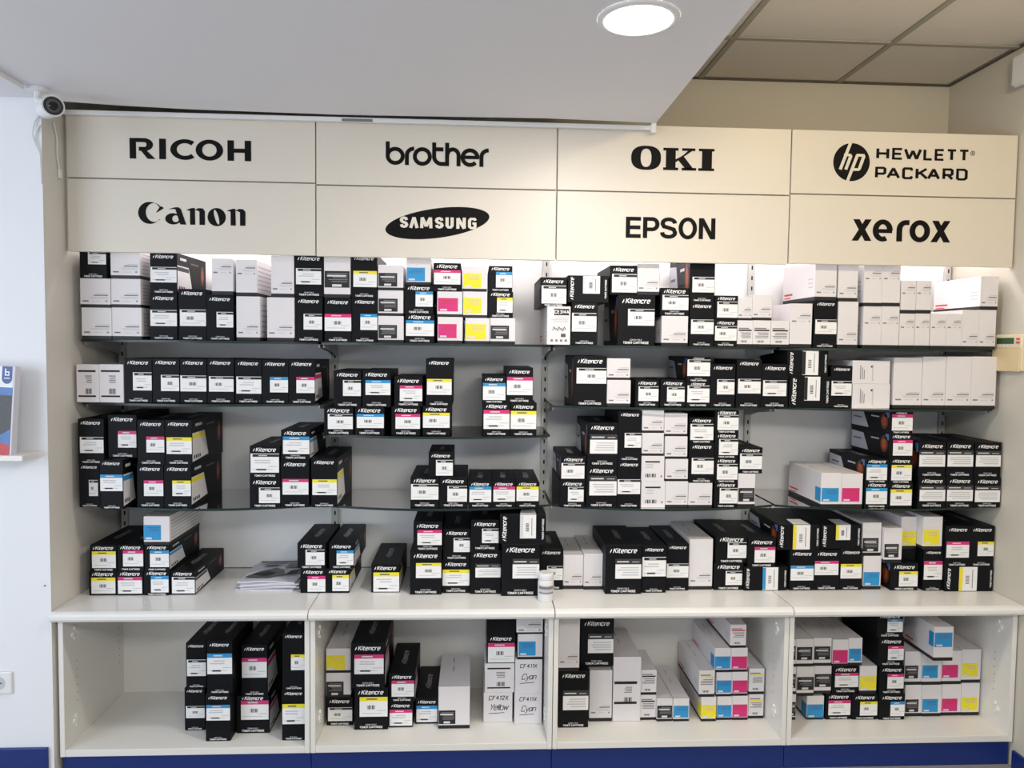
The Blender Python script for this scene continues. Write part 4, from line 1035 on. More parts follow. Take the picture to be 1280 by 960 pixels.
('Z', 'L3', 24001, 24636, 1392, 3000, 2262, 3344, 0, 'y', 1, 1, 0, 'y', 'white box with thin yellow line, leftmost such, second row, lower cabinet, third bay'),
('C', 'L3', 24731, 25361, 1485, 2995, 2226, 3213, (-303, 161, 297, 660), 'c', 0, 0, 0, '', 'white box with cyan patch, in second row, lower cabinet, third bay'),
('C', 'L3', 25369, 26002, 1467, 3000, 2251, 3230, (-300, 136, 303, 636), 'm', 0, 0, 0, '', 'white box with magenta patch, in second row, lower cabinet, third bay'),
('Z', 'L3', 26090, 26725, 1575, 2905, 2255, 3313, 0, 'y', 0, 1, 0, 'y', 'white box with thin yellow line, rightmost such, second row, lower cabinet, third bay'),
('C', 'L3', 24644, 25297, 1485, 2995, 3217, 4209, (-315, 152, 305, 650), 'c', 1, 1, 1, '', 'white box with cyan patch, in third row, lower cabinet, third bay'),
('C', 'L3', 25307, 25974, 1467, 3000, 3234, 4210, (-314, 135, 312, 633), 'm', 0, 0, 0, '', 'white box with magenta patch, in third row, lower cabinet, third bay'),
('Z', 'L3', 25248, 25890, 1467, 3000, 4214, 5162, 0, 'm', 1, 1, 0, 'm', 'white box with thin red line, only one in lower cabinet, third bay'),
('C', 'L4', 27708, 27980, 1407, 3000, 1264, 2314, (-124, 161, 124, 738), 'k', 1, 0, 0, '', 'tall white box with black patch, in bottom row, lower cabinet, fourth bay'),
('C', 'L4', 27674, 27961, 1407, 3000, 2318, 3438, (-131, 259, 120, 833), 'k', 1, 0, 0, '', 'tall white box with black patch, in second row, lower cabinet, fourth bay'),
('C', 'L4', 27638, 27918, 1407, 3000, 3442, 4557, (-128, 283, 122, 854), 'k', 1, 1, 0, '', 'tall white box with black patch, in third row, lower cabinet, fourth bay'),
('C', 'L4', 28435, 29136, 1412, 3000, 1264, 2234, (-338, 79, 330, 624), 'c', 1, 1, 1, '', 'white box with cyan patch, leftmost such, bottom row, lower cabinet, fourth bay'),
('K', 'L4', 29203, 30273, 1401, 3000, 1264, 2326, (-418, 178, 491, 781), 'm', 0, 0, 0, '', 'black box, magenta label strip, in bottom row, lower cabinet, fourth bay'),
('K', 'L4', 30281, 31328, 1355, 3000, 1264, 2334, (-202, 168, 512, 738), 'y', 0, 0, 0, '', 'black box, yellow label strip, only one in lower cabinet, fourth bay'),
('K', 'L4', 31369, 32432, 1308, 3000, 1264, 2326, (-64, 150, 519, 746), 'c', 0, 0, 0, '', 'black box, cyan label strip, in bottom row, lower cabinet, fourth bay'),
('C', 'L4', 27988, 28695, 1412, 3000, 2238, 3446, (-341, 248, 342, 782), 'k', 0, 0, 0, '', 'white box with black patch, leftmost such, second row, lower cabinet, fourth bay'),
('C', 'L4', 28703, 29404, 1412, 3000, 2330, 3463, (-334, 271, 338, 805), 'k', 0, 0, 0, '', 'white box with black patch, second from left, second row, lower cabinet, fourth bay'),
('K', 'L4', 29441, 30548, 1401, 3000, 2338, 3442, (-441, 255, 525, 832), 'm', 0, 0, 0, '', 'black box, magenta label strip, leftmost such, second row, lower cabinet, fourth bay'),
('C', 'L4', 30556, 31246, 1355, 3000, 2338, 3469, (-333, 168, 333, 719), 'y', 0, 1, 0, '', 'white box with yellow patch, leftmost such, second row, lower cabinet, fourth bay'),
('K', 'L4', 31336, 32363, 1308, 3000, 2330, 3479, (-181, 225, 491, 818), 'm', 0, 0, 0, '', 'black box, magenta label strip, rightmost such, second row, lower cabinet, fourth bay'),
('C', 'L4', 27926, 28632, 1412, 3000, 3450, 4575, (-326, 267, 305, 798), 'k', 0, 1, 0, '', 'white box with black patch, leftmost such, third row, lower cabinet, fourth bay'),
('C', 'L4', 28640, 29370, 1412, 3000, 3467, 4610, (-340, 259, 318, 799), 'k', 0, 1, 0, '', 'white box with black patch, rightmost such, third row, lower cabinet, fourth bay'),
('C', 'L4', 29412, 30057, 1401, 3000, 3446, 4543, (-311, 138, 304, 671), 'm', 0, 1, 0, '', 'white box with magenta patch, in third row, lower cabinet, fourth bay'),
('C', 'L4', 30065, 30634, 1401, 3000, 3473, 4603, (-264, 187, 239, 696), 'c', 0, 1, 0, '', 'white box with cyan patch, leftmost such, third row, lower cabinet, fourth bay'),
('K', 'L4', 31250, 32308, 1308, 3000, 3483, 4644, (-131, 240, 517, 815), 'm', 0, 0, 0, '', 'black box, magenta label strip, in third row, lower cabinet, fourth bay'),
('K', 'L4', 31152, 32233, 1308, 3000, 4648, 5608, (-112, 224, 524, 755), 'c', 0, 1, 0, '', 'black box, cyan label strip, in fourth row, lower cabinet, fourth bay'),
('C', 'L4', 32582, 33272, 1554, 2926, 1264, 2570, (-329, 181, 226, 707), 'k', 0, 0, 0, '', 'white box with black patch, in bottom row, lower cabinet, fourth bay'),
('C', 'L4', 33280, 34098, 1533, 2947, 1264, 2571, (-391, 181, 266, 724), 'c', 0, 0, 0, '', 'white box with cyan patch, rightmost such, bottom row, lower cabinet, fourth bay'),
('C', 'L4', 34133, 34942, 1574, 2906, 1264, 2566, (-387, 182, 264, 709), 'm', 0, 0, 0, '', 'white box with magenta patch, in bottom row, lower cabinet, fourth bay'),
('C', 'L4', 34950, 35725, 1568, 2912, 1264, 2618, (-373, 207, 305, 743), 'y', 0, 0, 0, '', 'white box with yellow patch, in bottom row, lower cabinet, fourth bay'),
('C', 'L4', 32511, 33217, 1554, 2926, 2574, 3957, (-338, 271, 215, 803), 'k', 0, 1, 0, '', 'white box with black patch, rightmost such, second row, lower cabinet, fourth bay'),
('C', 'L4', 33225, 34049, 1533, 2947, 2575, 3975, (-396, 288, 259, 820), 'c', 0, 0, 0, '', 'white box with cyan patch, in second row, lower cabinet, fourth bay'),
('C', 'L4', 34084, 34907, 1574, 2906, 2570, 3966, (-396, 280, 278, 814), 'm', 0, 1, 0, '', 'white box with magenta patch, in second row, lower cabinet, fourth bay'),
('C', 'L4', 34915, 35725, 1568, 2912, 2622, 4019, (-384, 272, 275, 815), 'y', 0, 1, 0, '', 'white box with yellow patch, rightmost such, second row, lower cabinet, fourth bay'),
('C', 'L4', 33072, 33859, 600, 2000, 3979, 5344, (-372, 557, 342, 1134), 'c', 1, 1, 1, '', 'white box with cyan patch, rightmost such, third row, lower cabinet, fourth bay'),
]



def barcode(mb, x0, z0, x1, z1, y, m='ink'):
    n = 7
    w = (x1 - x0) / n
    for k in range(n):
        ww = w * (.35 + .4 * ((k * 5 + 3) % 3) / 2)
        mb.quad(x0 + k * w, z0, x0 + k * w + ww, z1, y, m)


def bars(mb, x0, z0, x1, z1, y, n, m, ragged=True):
    """lines of small print"""
    h = (z1 - z0) / n
    for k in range(n):
        a = x0 + (x1 - x0) * (random.uniform(0, .3) if ragged else 0)
        mb.quad(a, z0 + k * h + h * .3, x1, z0 + k * h + h * .75, y, m)


def k_label(l, col):
    x0, z0, x1, z1 = l
    w, h = x1 - x0, z1 - z0
    mb = MB()
    y = -.0005
    mb.quad(x0, z0, x1, z1, y, 'paper')
    y -= .0003
    if col == 'g':
        mb.quad(x0, z1 - h * .27, x1, z1, y, 'g')
        bars(mb, x0 + w * .06, z1 - h * .21, x0 + w * .52, z1 - h * .07, y - .0003, 1, 'w', False)
        bars(mb, x0 + w * .64, z1 - h * .19, x0 + w * .92, z1 - h * .11, y - .0003, 1, 'pale', False)
        bars(mb, x0 + w * .06, z0 + h * .12, x0 + w * .9, z0 + h * .62, y, 4, 'pale')
        return mb
    if col == 'k':
        mb.quad(x0 + w * .07, z1 - h * .17, x1, z1 - h * .03, y, 'k')
        mb.quad(x0 + w * .28, z1 - h * .13, x0 + w * .58, z1 - h * .075, y - .0003, 'pale')
    else:
        mb.quad(x0, z1 - h * .2, x1, z1, y, col)
        mb.quad(x0 + w * .25, z1 - h * .13, x0 + w * .62, z1 - h * .07, y - .0003, {'c': 'w', 'm': 'w', 'y': 'dim'}[col])
    v = random.random()
    if v < .72:
        bx = x0 + w * random.uniform(.22, .36)
        barcode(mb, bx, z0 + h * .38, bx + w * .3, z0 + h * .58, y)
    else:
        bars(mb, x0 + w * .08, z0 + h * .45, x0 + w * .7, z0 + h * .7, y, 2, 'pale')
        mb.quad(x0 + w * .2, z0 + h * .12, x0 + w * .55, z0 + h * .2, y, 'dim')
    mb.quad(x0 + w * .62, z0 + h * .3, x1 - w * .06, z0 + h * .335, y, 'pale')
    mb.quad(x0 + w * .08, z0 + h * .16, x0 + w * .8, z0 + h * .19, y, 'pale')
    return mb


def patch(l, col):
    x0, z0, x1, z1 = l
    w, h = x1 - x0, z1 - z0
    mb = MB()
    mb.quad(x0, z0, x1, z1, -.0005, col)
    y = -.0008
    t = 'w' if col in 'km' else ('dim' if col == 'y' else 'blue')
    if col == 'k':
        bars(mb, x0 + w * .1, z0 + h * .3, x0 + w * .92, z0 + h * .9, y, 5, 'grey')
        mb.quad(x0 + w * .1, z0 + h * .66, x0 + w * .85, z0 + h * .76, y - .0003, 'w')
        mb.quad(x0 + w * .3, z0 + h * .05, x0 + w * .68, z0 + h * .2, y, 'w')
    else:
        bars(mb, x0 + w * .12, z0 + h * .55, x0 + w * .88, z0 + h * .88, y, 3, {'c': 'blue', 'm': 'red', 'y': 'tan'}[col])
        mb.quad(x0 + w * .1, z0 + h * .05, x0 + w * .45, z0 + h * .18, y, 'w')
    return mb


def side_face(mb, pts, x, s, m, lift):
    """pts in (depth from front, height) on the visible side"""
    q = [(x + s * lift, p[0], p[1]) for p in pts]
    mb.face(q if s > 0 else q[::-1], m)


def side_print_black(w, d, h, s, col):
    mb = MB()
    x = s * w / 2
    f = -d / 2
    z1, z0 = h * .70, h * .06
    if s > 0:
        side_face(mb, [(f + .003, z0), (f + d * .50, z0 + h * .06), (f + d * .38, z1), (f + .003, z1)], x, s, 'sidewhite', .0005)
        if col in 'cmyk' and col:
            side_face(mb, [(f + .003, z1 - h * .13), (f + d * .385, z1 - h * .13), (f + d * .38, z1 - h * .03), (f + .003, z1 - h * .03)], x, s, col, .0008)
        for k in range(4):
            a = f + d * (.05 + .055 * k)
            side_face(mb, [(a, z0 + h * .06), (a + d * .035, z0 + h * .06), (a + d * .035, z0 + h * .14), (a, z0 + h * .14)], x, s, 'ink', .0008)
        for r, m, k in ((1, 'ember', 0), (.55, 'orange', 1)):
            side_face(mb, [(f + d * .86 + d * .06 * r * math.cos(t), h * .58 + h * .26 * r * math.sin(t)) for t in [q * math.pi / 8 for q in range(16)]], x, s, m, .0005 + .0003 * k)
        side_face(mb, [(f + d * .1, h * .84), (f + d * .3, h * .84), (f + d * .3, h * .9), (f + d * .1, h * .9)], x, s, 'pale', .0005)
        side_face(mb, [(f + d * .46, h * .80), (f + d * .72, h * .80), (f + d * .72, h * .84), (f + d * .46, h * .84)], x, s, 'dim', .0005)
    else:
        for r, m, k in ((1, 'ember', 0), (.62, 'orange', 1)):
            side_face(mb, [(f + d * .13 + d * .09 * r * math.cos(t), h * .52 + h * .36 * r * math.sin(t)) for t in [q * math.pi / 8 for q in range(16)]], x, s, m, .0005 + .0003 * k)
        side_face(mb, [(f + d * .02, h * .7), (f + d * .12, h * .74), (f + d * .1, h * .96), (f + d * .02, h * .96)], x, s, 'blue', .0005)
        side_face(mb, [(f + d * .52, h * .1), (f + d * .98, h * .1), (f + d * .98, h * .84), (f + d * .66, h * .8)], x, s, 'steel', .0005)
        side_face(mb, [(f + d * .7, h * .5), (f + d * .92, h * .5), (f + d * .92, h * .56), (f + d * .7, h * .56)], x, s, 'dim', .0008)
        side_face(mb, [(f + d * .26, h * .66), (f + d * .46, h * .66), (f + d * .46, h * .72), (f + d * .26, h * .72)], x, s, 'pale', .0005)
    return mb


def side_print_white(w, d, h, s, col, wrap, l):
    mb = MB()
    x = s * w / 2
    f = -d / 2
    if wrap:
        side_face(mb, [(f + .001, l[1]), (f + d * .16, l[1]), (f + d * .16, l[3]), (f + .001, l[3])], x, s, col, .0005)
    if s > 0:
        for k in range(6):
            z = h * (.2 + .12 * k)
            side_face(mb, [(f + d * .05, z), (f + d * .95, z), (f + d * .95, z + h * .025), (f + d * .05, z + h * .025)], x, s, 'stripe', .0005)
    else:
        z = h * .2
        side_face(mb, [(f + d * .68, z), (f + d * .95, z), (f + d * .95, z + h * .05), (f + d * .68, z + h * .05)], x, s, 'red', .0005)
        side_face(mb, [(f + d * .74, z - h * .08), (f + d * .95, z - h * .08), (f + d * .95, z - h * .05), (f + d * .74, z - h * .05)], x, s, 'red', .0005)
        if not wrap:
            for k in range(3):
                z = h * (.32 + .1 * k)
                side_face(mb, [(f + d * .06, z), (f + d * .2, z), (f + d * .2, z + h * .035), (f + d * .06, z + h * .035)], x, s, 'pale', .0005)
    return mb


def put(name, me, parent, loc, scale, rot=(0, 0, 0)):
    o = link(name, me, parent, loc)
    o.scale = (scale, scale, scale)
    o.rotation_euler = rot
    return o


def make_box(kind, shelf, x0, x1, yf, dep, z0, z1, lab, col, side, top, wrap, txt, label):
    w, d, h = (x1 - x0) / 1e4, dep / 1e4, (z1 - z0) / 1e4
    cx = (x0 + x1) / 2e4
    yf /= 1e4
    l = [v / 1e4 for v in lab] if lab else None
    dark = kind in 'KRD'
    c = .0012
    # body, banded at the bottom for the white cartons
    mb = MB()

    def rg(i, z):
        a, e, f, g = -w / 2 + i, w / 2 - i, -d / 2 + i, d / 2 - i
        return [(a + c, f, z), (e - c, f, z), (e, f + c, z), (e, g - c, z), (e - c, g, z), (a + c, g, z), (a, g - c, z), (a, f + c, z)]
    base = 'black' if dark else 'white'
    banded = kind in 'WUCVSZ'
    bh = min(.014, h * .11) if banded else 0
    if kind == 'V':
        banded = False
    if banded:
        mb.rings([rg(c * .7, 0), rg(0, c), rg(0, bh), rg(0, h - c), rg(c * .7, h)], base, mats=['band', 'band', base, base])
    else:
        mb.rings([rg(c * .7, 0), rg(0, c), rg(0, h - c), rg(c * .7, h)], base)
    o = mb.build('toner_box', loc=(cx, yf + d / 2, z0 / 1e4))
    tag(o, label, 'box', GROUP[shelf[0]])
    f = -d / 2

    def front(m2, name):
        m2.v = [(v[0], v[1] + f, v[2]) for v in m2.v]
        return m2.build(name, o)

    if kind == 'K':
        if l:
            front(k_label(l, col), 'label')
        ltop = l[3] if l else h * .7
        lbot = l[1] if l else h * .3
        gap = h - ltop
        ww = w * .72
        if gap > .010:
            s = min(ww, gap * 4.2)
            zc = h - min(.16 * w, gap / 2)
            put('wordmark', WORDMARK, o, (-w * .02, f - .0006, zc), s)
        if lbot > .009:
            s = min(w * .68, lbot * 7)
            zc = min(.075 * w, lbot * .36)
            put('caption', CAPTION, o, (0, f - .0006, zc), s)
            if lbot > .02:
                put('small_caption', SMALLCAP, o, (0, f - .0006, zc + .075 * w), w * .32)
        if top and d > .15:
            put('top_wordmark', WORDMARK_DIM, o, (0, 0, h + .0006), min(d * .42, w * 1.6), (-math.pi / 2, 0, math.pi / 2))
        if side:
            s = 1 if cx < 1.4 else -1
            side_print_black(w, d, h, s, col).build('side_print', o)
    elif kind == 'R':
        put('wordmark', WORDMARK, o, (-w / 2 + .15 * h, f - .0006, h * .5), h * .8, (0, -math.pi / 2, 0))
        put('caption', CAPTION, o, (w / 2 - .1 * h, f - .0006, h * .5), h * .7, (0, -math.pi / 2, 0))
        m2 = MB()
        X0, Z0, X1, Z1 = l
        lw = X1 - X0
        m2.quad(X0, Z0, X1, Z1, -.0005, 'paper')
        m2.quad(X0, Z0 + h * .02, X0 + lw * .2, Z1 - h * .02, -.0008, col)
        for k in range(6):
            z = Z0 + (Z1 - Z0) * (.3 + .06 * k)
            m2.quad(X0 + lw * .36, z, X0 + lw * .56, z + h * .025, -.0008, 'ink')
        m2.quad(X0 + lw * .72, Z0 + h * .1, X0 + lw * .76, Z1 - h * .1, -.0008, 'grey')
        front(m2, 'label')
        if top:
            m2 = MB()
            m2.face(((X0, f + .001, h + .0005), (X1, f + .001, h + .0005), (X1, f + d * .3, h + .0005), (X0 + .01, f + d * .3, h + .0005)), 'paper')
            m2.build('label', o)
        if side:
            side_print_black(w, d, h, 1 if cx < 1.4 else -1, '').build('side_print', o)
    elif kind == 'C':
        front(patch(l, col), 'colour_patch')
    elif kind in 'WUB':
        m2 = MB()
        if kind in 'WU':
            z = bh + (h - bh) * (.10 if kind == 'W' else .55)
            m2.quad(-w * .42, z, -w * .22, z + .005, -.0005, 'grey')
            m2.quad(-w * .1, z + .001, w * .2, z + .003, -.0005, 'pale')
            m2.quad(w * .34, z, w * .4, z + .005, -.0005, 'grey')
            zt = z + .011
            m2.quad(-w * .12, zt, w * .42, zt + .002, -.0005, 'pale')
            m2.quad(-w * .2, zt + .005, w * .42, zt + .007, -.0005, 'pale')
            m2.quad(-w * .05, zt + .011, w * .42, zt + .015, -.0005, 'grey')
            m2.quad(w * .05, zt + .0185, w * .42, zt + .021, -.0005, 'pale')
        else:
            m2.quad(-w * .34, h * .74, w * .3, h * .8, -.0005, 'ink')
            barcode(m2, -w * .34, h * .16, w * .18, h * .3, -.0005)
            bars(m2, -w * .34, h * .5, 0, h * .7, -.0005, 2, 'pale')
            m2.quad(w * .34, h * .16, w * .4, h * .24, -.0005, 'grey')
        front(m2, 'product_text')
    elif kind in 'PV':
        m2 = MB()
        a, e = (.42, -.35) if kind == 'P' else (.46, -.3)
        zt, zb = (h * .80, h * .14) if kind == 'P' else (h * .58, h * .27)
        m2.quad(-w * a, zt, w * .36, zt + h * .035 + .002, -.0005, 'ink')
        m2.quad(-w * a, zb, w * .36, zb + h * .03 + .002, -.0005, 'ink')
        hh = zt - zb
        bars(m2, -w * .12, zb + hh * .55, w * .18, zt - hh * .12, -.0005, 4, 'grey')
        barcode(m2, -w * .1, zb + hh * .12, w * .2, zb + hh * .34, -.0005)
        front(m2, 'label')
    elif kind == 'Q':
        m2 = MB()
        for k in range(3):
            m2.quad(-w * (.3 - .05 * k), h * .2, -w * (.3 - .05 * k) + .003, h * (.8 - .1 * k), -.0005, 'grey')
        m2.quad(w * .02, h * .12, w * .05, h * .82, -.0005, 'pale')
        m2.quad(-w * .02, h * .7, w * .03, h * .78, -.0005, 'dim')
        front(m2, 'product_text')
    elif kind in 'SZ':
        m2 = MB()
        lc = 'ink' if kind == 'S' else ('red' if col == 'm' else 'y')
        zt = h * (.6 if kind == 'S' and shelf[0] == 'A' else .72)
        m2.quad(-w * .42, zt, w * .42, zt + h * .055, -.0005, lc)
        m2.quad(-w * .42, zt + h * .08, w * .25, zt + h * .12, -.0005, 'grey')
        bars(m2, -w * .42, zt - h * .28, w * .38, zt - h * .04, -.0005, 4, 'grey')
        barcode(m2, -w * .25, bh + h * .06, w * .15, bh + h * .14, -.0005, 'dim')
        front(m2, 'product_text')
    elif kind == 'T':
        m2 = MB()
        m2.quad(-w * .2, h * .77, w * .44, h * .94, -.0005, 'k')
        n = len(m2.v)
        text_strokes(m2, 'CE314A', .2, .2, 'print', x=-w * .17, size=w * .125, z=h * .82)
        m2.v = m2.v[:n] + [(v[0], v[1] - .0008, v[2]) for v in m2.v[n:]]
        bars(m2, -w * .35, h * .58, w * .4, h * .72, -.0005, 3, 'pale')
        stroke(m2, [(-w * .26 + w * .055 * k, h * (.36 + .05 * (k % 2) + .02 * ((k * 3) % 4))) for k in range(11)], .002, .002, 'dim', -.0005)
        for k in range(4):
            m2.quad(-w * .34 + w * .2 * k, h * .08, -w * .24 + w * .2 * k, h * .14, -.0005, 'grey')
        m2.quad(w * .1, h * .2, w * .3, h * .29, -.0005, 'dim')
        front(m2, 'product_text')
    elif kind == 'H':
        m2 = MB()
        code = 'CF412X' if txt == 'Yellow' else 'CF411X'
        sz = w * .135
        text_strokes(m2, code, .17, .17, 'ink', .15, .34, .03, -w * .32, sz, h * .76)
        sz = w * .2
        text_strokes(m2, txt, .12, .12, 'ink', .35, .14, .03, -w * .26 if txt == 'Cyan' else -w * .3, sz, h * .42)
        stroke(m2, [(-w * .32, h * .3), (0, h * .315), (w * .22, h * .33)], .0024, .0024, 'ink')
        m2.v = [(v[0], -.0005, v[2]) for v in m2.v]
        front(m2, 'handwriting')
    if side and not dark:
        side_print_white(w, d, h, 1 if cx < 1.4 else -1, col, wrap, l).build('side_print', o)
    if top and not dark and d > .15:
        m2 = MB()
        zt = h + .0005
        m2.face(((-w / 2 + .002, f + .006, zt), (w / 2 - .002, f + .006, zt), (w / 2 - .002, f + .0072, zt), (-w / 2 + .002, f + .0072, zt)), 'grey')
        for k in (.45, .72):
            m2.face(((-w * .08, f + d * k, zt), (-w * .03, f + d * k, zt), (-w * .03, f + d * (k + .16), zt), (-w * .08, f + d * (k + .16), zt)), 'stripe')
        m2.build('top_print', o)
    return o


for row in BOXES:
    make_box(*row)

# ---------------------------------------------------------------- small things
# magazines on the first worktop
for k in range(5):
    b = MB()
    t = .0062
    w2, d2 = .112, .135
    n = 8
    rows = []
    for s in range(n + 1):
        u = s / n
        x = -w2 + 2 * w2 * u
        lift = .006 * k / 4 * math.sin(u * 3.1) ** 2
        rows.append([(x, -d2, lift), (x + .0, d2, lift * .4), (x, d2, lift * .4 + t * .92), (x, -d2, lift + t * .92)])
    b.rings(rows, 'page')
    m_ = b.build('magazine', loc=(.690 + .004 * ((k * 7) % 3), .328 + .004 * ((k * 5) % 3), .6462 + k * (t + .0006)))
    m_.rotation_euler = (0, 0, math.radians((-4, 3, -2, 5, -3)[k]))
    tag(m_, ['lowest magazine of the fanned pile on the first worktop', 'second magazine from below in the pile on the worktop', 'middle magazine of the pile on the first worktop', 'second magazine from top in the pile on the worktop', 'topmost magazine with a black and white cover on the pile'][k], 'magazine', 'magazines on the first worktop')
    if k == 4:
        b = MB()
        zc = t + .0075
        for pts, mm in (([(-.10, .10), (.10, .12), (.10, .133), (-.10, .118)], 'ink'), ([(-.10, -.10), (-.06, -.02), (-.01, .03), (.03, .0), (.05, -.06), (.0, -.105)], 'photo_dark'),
                        ([(-.02, .05), (.0, .07), (-.06, .06), (-.07, .04)], 'ink'), ([(.02, .03), (.10, .05), (.10, .10), (.03, .09)], 'grey'), ([(.05, -.08), (.09, -.04), (.10, .02), (.06, -.01)], 'ink'), ([(-.08, -.06), (-.03, -.02), (.01, -.04), (-.02, -.08)], 'ink'), ([(-.09, .06), (-.05, .09), (.02, .095), (.01, .08)], 'grey')):
            b.face([(p[0], p[1], zc) for p in pts], mm)
            zc += .0003
        b.build('cover_print', m_)

# white bottle at the worktop edge
b = MB()
prof = [(.0, 0), (.029, 0), (.0305, .003), (.0305, .072), (.029, .080), (.0285, .082)]
n = 20
b.rings([[(r * math.cos(q * 2 * math.pi / n), r * math.sin(q * 2 * math.pi / n), z) for q in range(n)] for r, z in prof[1:]], 'plastic')
bt = tag(b.build('bottle', loc=(1.775, .075, .6460), smooth=True), 'small white plastic bottle with grey label at the worktop edge', 'bottle')
b = MB()
b.rings([[(r * math.cos(q * 2 * math.pi / n), r * math.sin(q * 2 * math.pi / n), z) for q in range(n)] for r, z in ((.0285, .0822), (.0295, .0835), (.0295, .104), (.027, .108))], 'plastic')
b.build('cap', bt, smooth=True)
b = MB()
m0 = 10
for q in range(m0):
    a0, a1 = math.radians(-150 + 120 * q / m0), math.radians(-150 + 120 * (q + 1) / m0)
    for z0, z1, mm in ((.030, .064, 'pale'), (.050, .060, 'grey'), (.034, .038, 'grey')):
        r = .0309 if mm == 'pale' else .0312
        b.face(((r * math.cos(a0), r * math.sin(a0), z0), (r * math.cos(a1), r * math.sin(a1), z0), (r * math.cos(a1), r * math.sin(a1), z1), (r * math.cos(a0), r * math.sin(a0), z1)), mm)
b.build('label', bt)

# recessed downlight in the lowered ceiling
dl = tag(empty('downlight', (1.905, -.785, 2.455)), 'round recessed downlight glowing in the lowered white ceiling', 'lamp')
n = 40
b = MB()
b.rings([[(r * math.cos(q * 2 * math.pi / n), r * math.sin(q * 2 * math.pi / n), z) for q in range(n)] for r, z in ((.089, -.004), (.0885, -.0075), (.103, -.005), (.105, -.0005))], 'plastic', cap=False)
b.build('trim_ring', dl, smooth=True)
b = MB()
b.face([(.089 * math.cos(-q * 2 * math.pi / n), .089 * math.sin(-q * 2 * math.pi / n), -.0045) for q in range(n)], 'lamp')
b.build('diffuser', dl)
lamp('downlight_beam', 'AREA', (1.905, -.785, 2.440), (1.905, -.785, 0), 16, (1.0, .95, .90), .17, shape='DISK')

# security camera in the upper left corner
cc = tag(empty('security_camera', (.036, -.115, 2.455)), 'white bullet security camera on the ceiling in the upper left corner', 'camera')
b = MB()
b.tube([(0, 0, -.0005), (0, 0, -.010), (0, 0, -.014)], [.034, .034, .026], 'plastic', 20)
b.build('mount_base', cc)
b = MB()
b.tube([(0, 0, -.012), (0, -.005, -.04), (.03, -.01, -.062)], [.013, .012, .014], 'plastic', 10)
b.build('arm', cc)
b = MB()
ax = Vector((.62, -.70, -.10)).normalized()
p0 = Vector((.016, .012, -.066))
b.tube([p0, p0 + ax * .004, p0 + ax * .085, p0 + ax * .10], [.022, .031, .034, .034], 'plastic', 20)
b.build('housing', cc, smooth=False)
b = MB()
b.tube([p0 + ax * .1003, p0 + ax * .1015], [.029, .029], 'dark', 20)
b.build('face_ring', cc)
b = MB()
b.tube([p0 + ax * .1017, p0 + ax * .103], [.021, .018], 'dim', 16)
b.tube([p0 + ax * .1032, p0 + ax * .106], [.014, .011], 'lens', 16)
b.build('lens', cc)
b = MB()
b.tube([(-.016, -.018, 2.395), (-.03, -.022, 2.372), (-.036, -.024, 2.345), (-.036, -.024, 2.315), (-.026, -.022, 2.285), (-.016, -.02, 2.262), (-.0145, -.0185, 2.20), (-.0145, -.0185, 2.16)], .003, 'plastic', 6)
b.tube([(-.016, -.018, 2.36), (-.027, -.021, 2.335), (-.031, -.021, 2.31), (-.028, -.021, 2.29)], .003, 'plastic', 6)
b.tube([(-.006, .05, 2.39), (-.006, .07, 2.34), (-.006, .07, 2.27), (-.006, .082, 2.235)], .003, 'plastic', 6)
tag(b.build('camera_cable'), 'looped white cable hanging from the security camera', 'cable')
b = MB()
b.box(-.011, -.003, .075, .098, 2.20, 2.235, 'plastic', .003)
tag(b.build('cable_clip'), 'small white cable clip on the grey pier beside the signs', 'clip')

# leaflet ledge and booklet on the left wall
b = MB()
b.box(-.42, -.032, -.130, -.015, 1.205, 1.224, 'melamine', .002)
tag(b.build('wall_ledge'), 'white ledge on the left wall carrying a booklet', 'shelf')
bk = MB()
bk.box(-.115, .105, -.014, .014, 0, .305, 'page', .001)
bo = tag(bk.build('booklet', loc=(-.186, -.085, 1.2245)), 'thick catalogue with blue and red cover standing on the wall ledge', 'booklet')
bo.rotation_euler = (math.radians(-3), math.radians(2.2), math.radians(-5))
b = MB()
y = -.0146
b.quad(-.115, .232, .099, .304, y, 'paper')
b.quad(-.115, .14, .099, .232, y, 'photo_dark')
b.quad(-.115, .205, .099, .232, y - .0003, 'photo_blue')
b.face(((-.115, y, .0), (.099, y, .0), (.099, y, .14), (-.115, y, .14)), 'photo_dark')
b.face(((.02, y - .0004, .0), (.099, y - .0004, .0), (.099, y - .0004, .09), (.05, y - .0004, .06)), 'photo_blue')
b.face(((.03, y - .0007, .0), (.099, y - .0007, .0), (.099, y - .0007, .036), (.06, y - .0007, .044)), 'photo_red')
b.face([(.078 + .018 * math.cos(t), y - .0005, .262 + .018 * math.sin(t)) for t in [math.pi + k * math.pi / 8 for k in range(9)]] + [(.096, y - .0005, .304), (.060, y - .0005, .304)], 'logo_blue')
b.build('cover', bo)
b = MB()
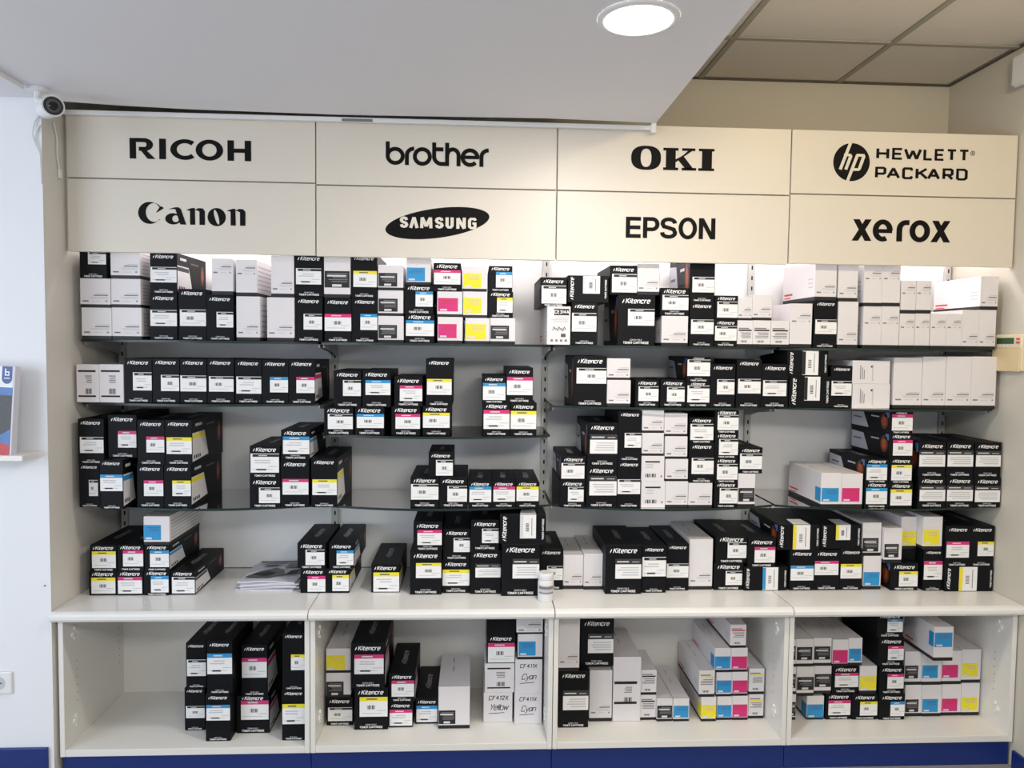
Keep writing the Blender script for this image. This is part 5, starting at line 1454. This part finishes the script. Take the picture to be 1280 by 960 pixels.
stroke(b, [(.072, .296), (.072, .274), (.084, .274), (.084, .285), (.072, .285)], .004, .004, 'print')
b.quad(.068, .262, .088, .265, 0, 'print')
b.v = [(v[0], y - .0009, v[2]) for v in b.v]
b.build('cover_emblem', bo)

# socket on the left wall
b = MB()
b.box(-.045, .045, -.009, 0, -.04, .04, 'plastic', .003)
sk = tag(b.build('wall_socket', loc=(-.195, -.0145, .389)), 'white wall socket low on the left wall', 'socket')
b = MB()
n = 16
b.rings([[(r * math.cos(q * 2 * math.pi / n), yy, r * math.sin(q * 2 * math.pi / n)) for q in range(n)] for r, yy in ((.024, -.0095), (.022, -.0100))], 'pale')
for s in (-1, 1):
    b.face([(s * .009 + .003 * math.cos(-q * math.pi / 4), -.0103, .003 * math.sin(-q * math.pi / 4)) for q in range(8)], 'slot')
b.build('socket_face', sk)
b = MB()
b.tube([(-.032, -.0145, .74), (-.032, -.017, .74)], .003, 'grey', 8)
tag(b.build('wall_screw'), 'small screw cap low on the white left wall', 'screw')

# alarm keypad and detector on the right wall
kp = MB()
kp.box(-.022, 0, -.085, .066, -.072, .072, 'beige', .005)
ko = tag(kp.build('alarm_keypad', loc=(3.6045, .112, 1.612)), 'beige alarm keypad with green display on the right wall', 'keypad')
b = MB()
b.box(-.028, -.0222, -.085, .068, -.074, .018, 'tan', .003)
b.build('flap', ko)
b = MB()
b.face(((-.0226, .050, .034), (-.0226, -.045, .034), (-.0226, -.045, .058), (-.0226, .050, .058)), 'lcd')
b.build('display', ko)
b = MB()
for z in (.036, .050):
    b.box(-.025, -.0222, -.076, -.058, z, z + .007, 'red', .001)
b.build('button', ko)
b = MB()
for k in range(4):
    b.face(((-.0226, .05 - .02 * k, .023), (-.0226, .044 - .02 * k, .023), (-.0226, .044 - .02 * k, .028), (-.0226, .05 - .02 * k, .028)), 'paper')
b.build('indicator', ko)
b = MB()
b.box(-.035, 0, -.055, .03, -.06, .06, 'plastic', .01)
tag(b.build('motion_detector', loc=(3.6045, .105, 2.70)), 'white motion detector high on the right wall', 'detector')
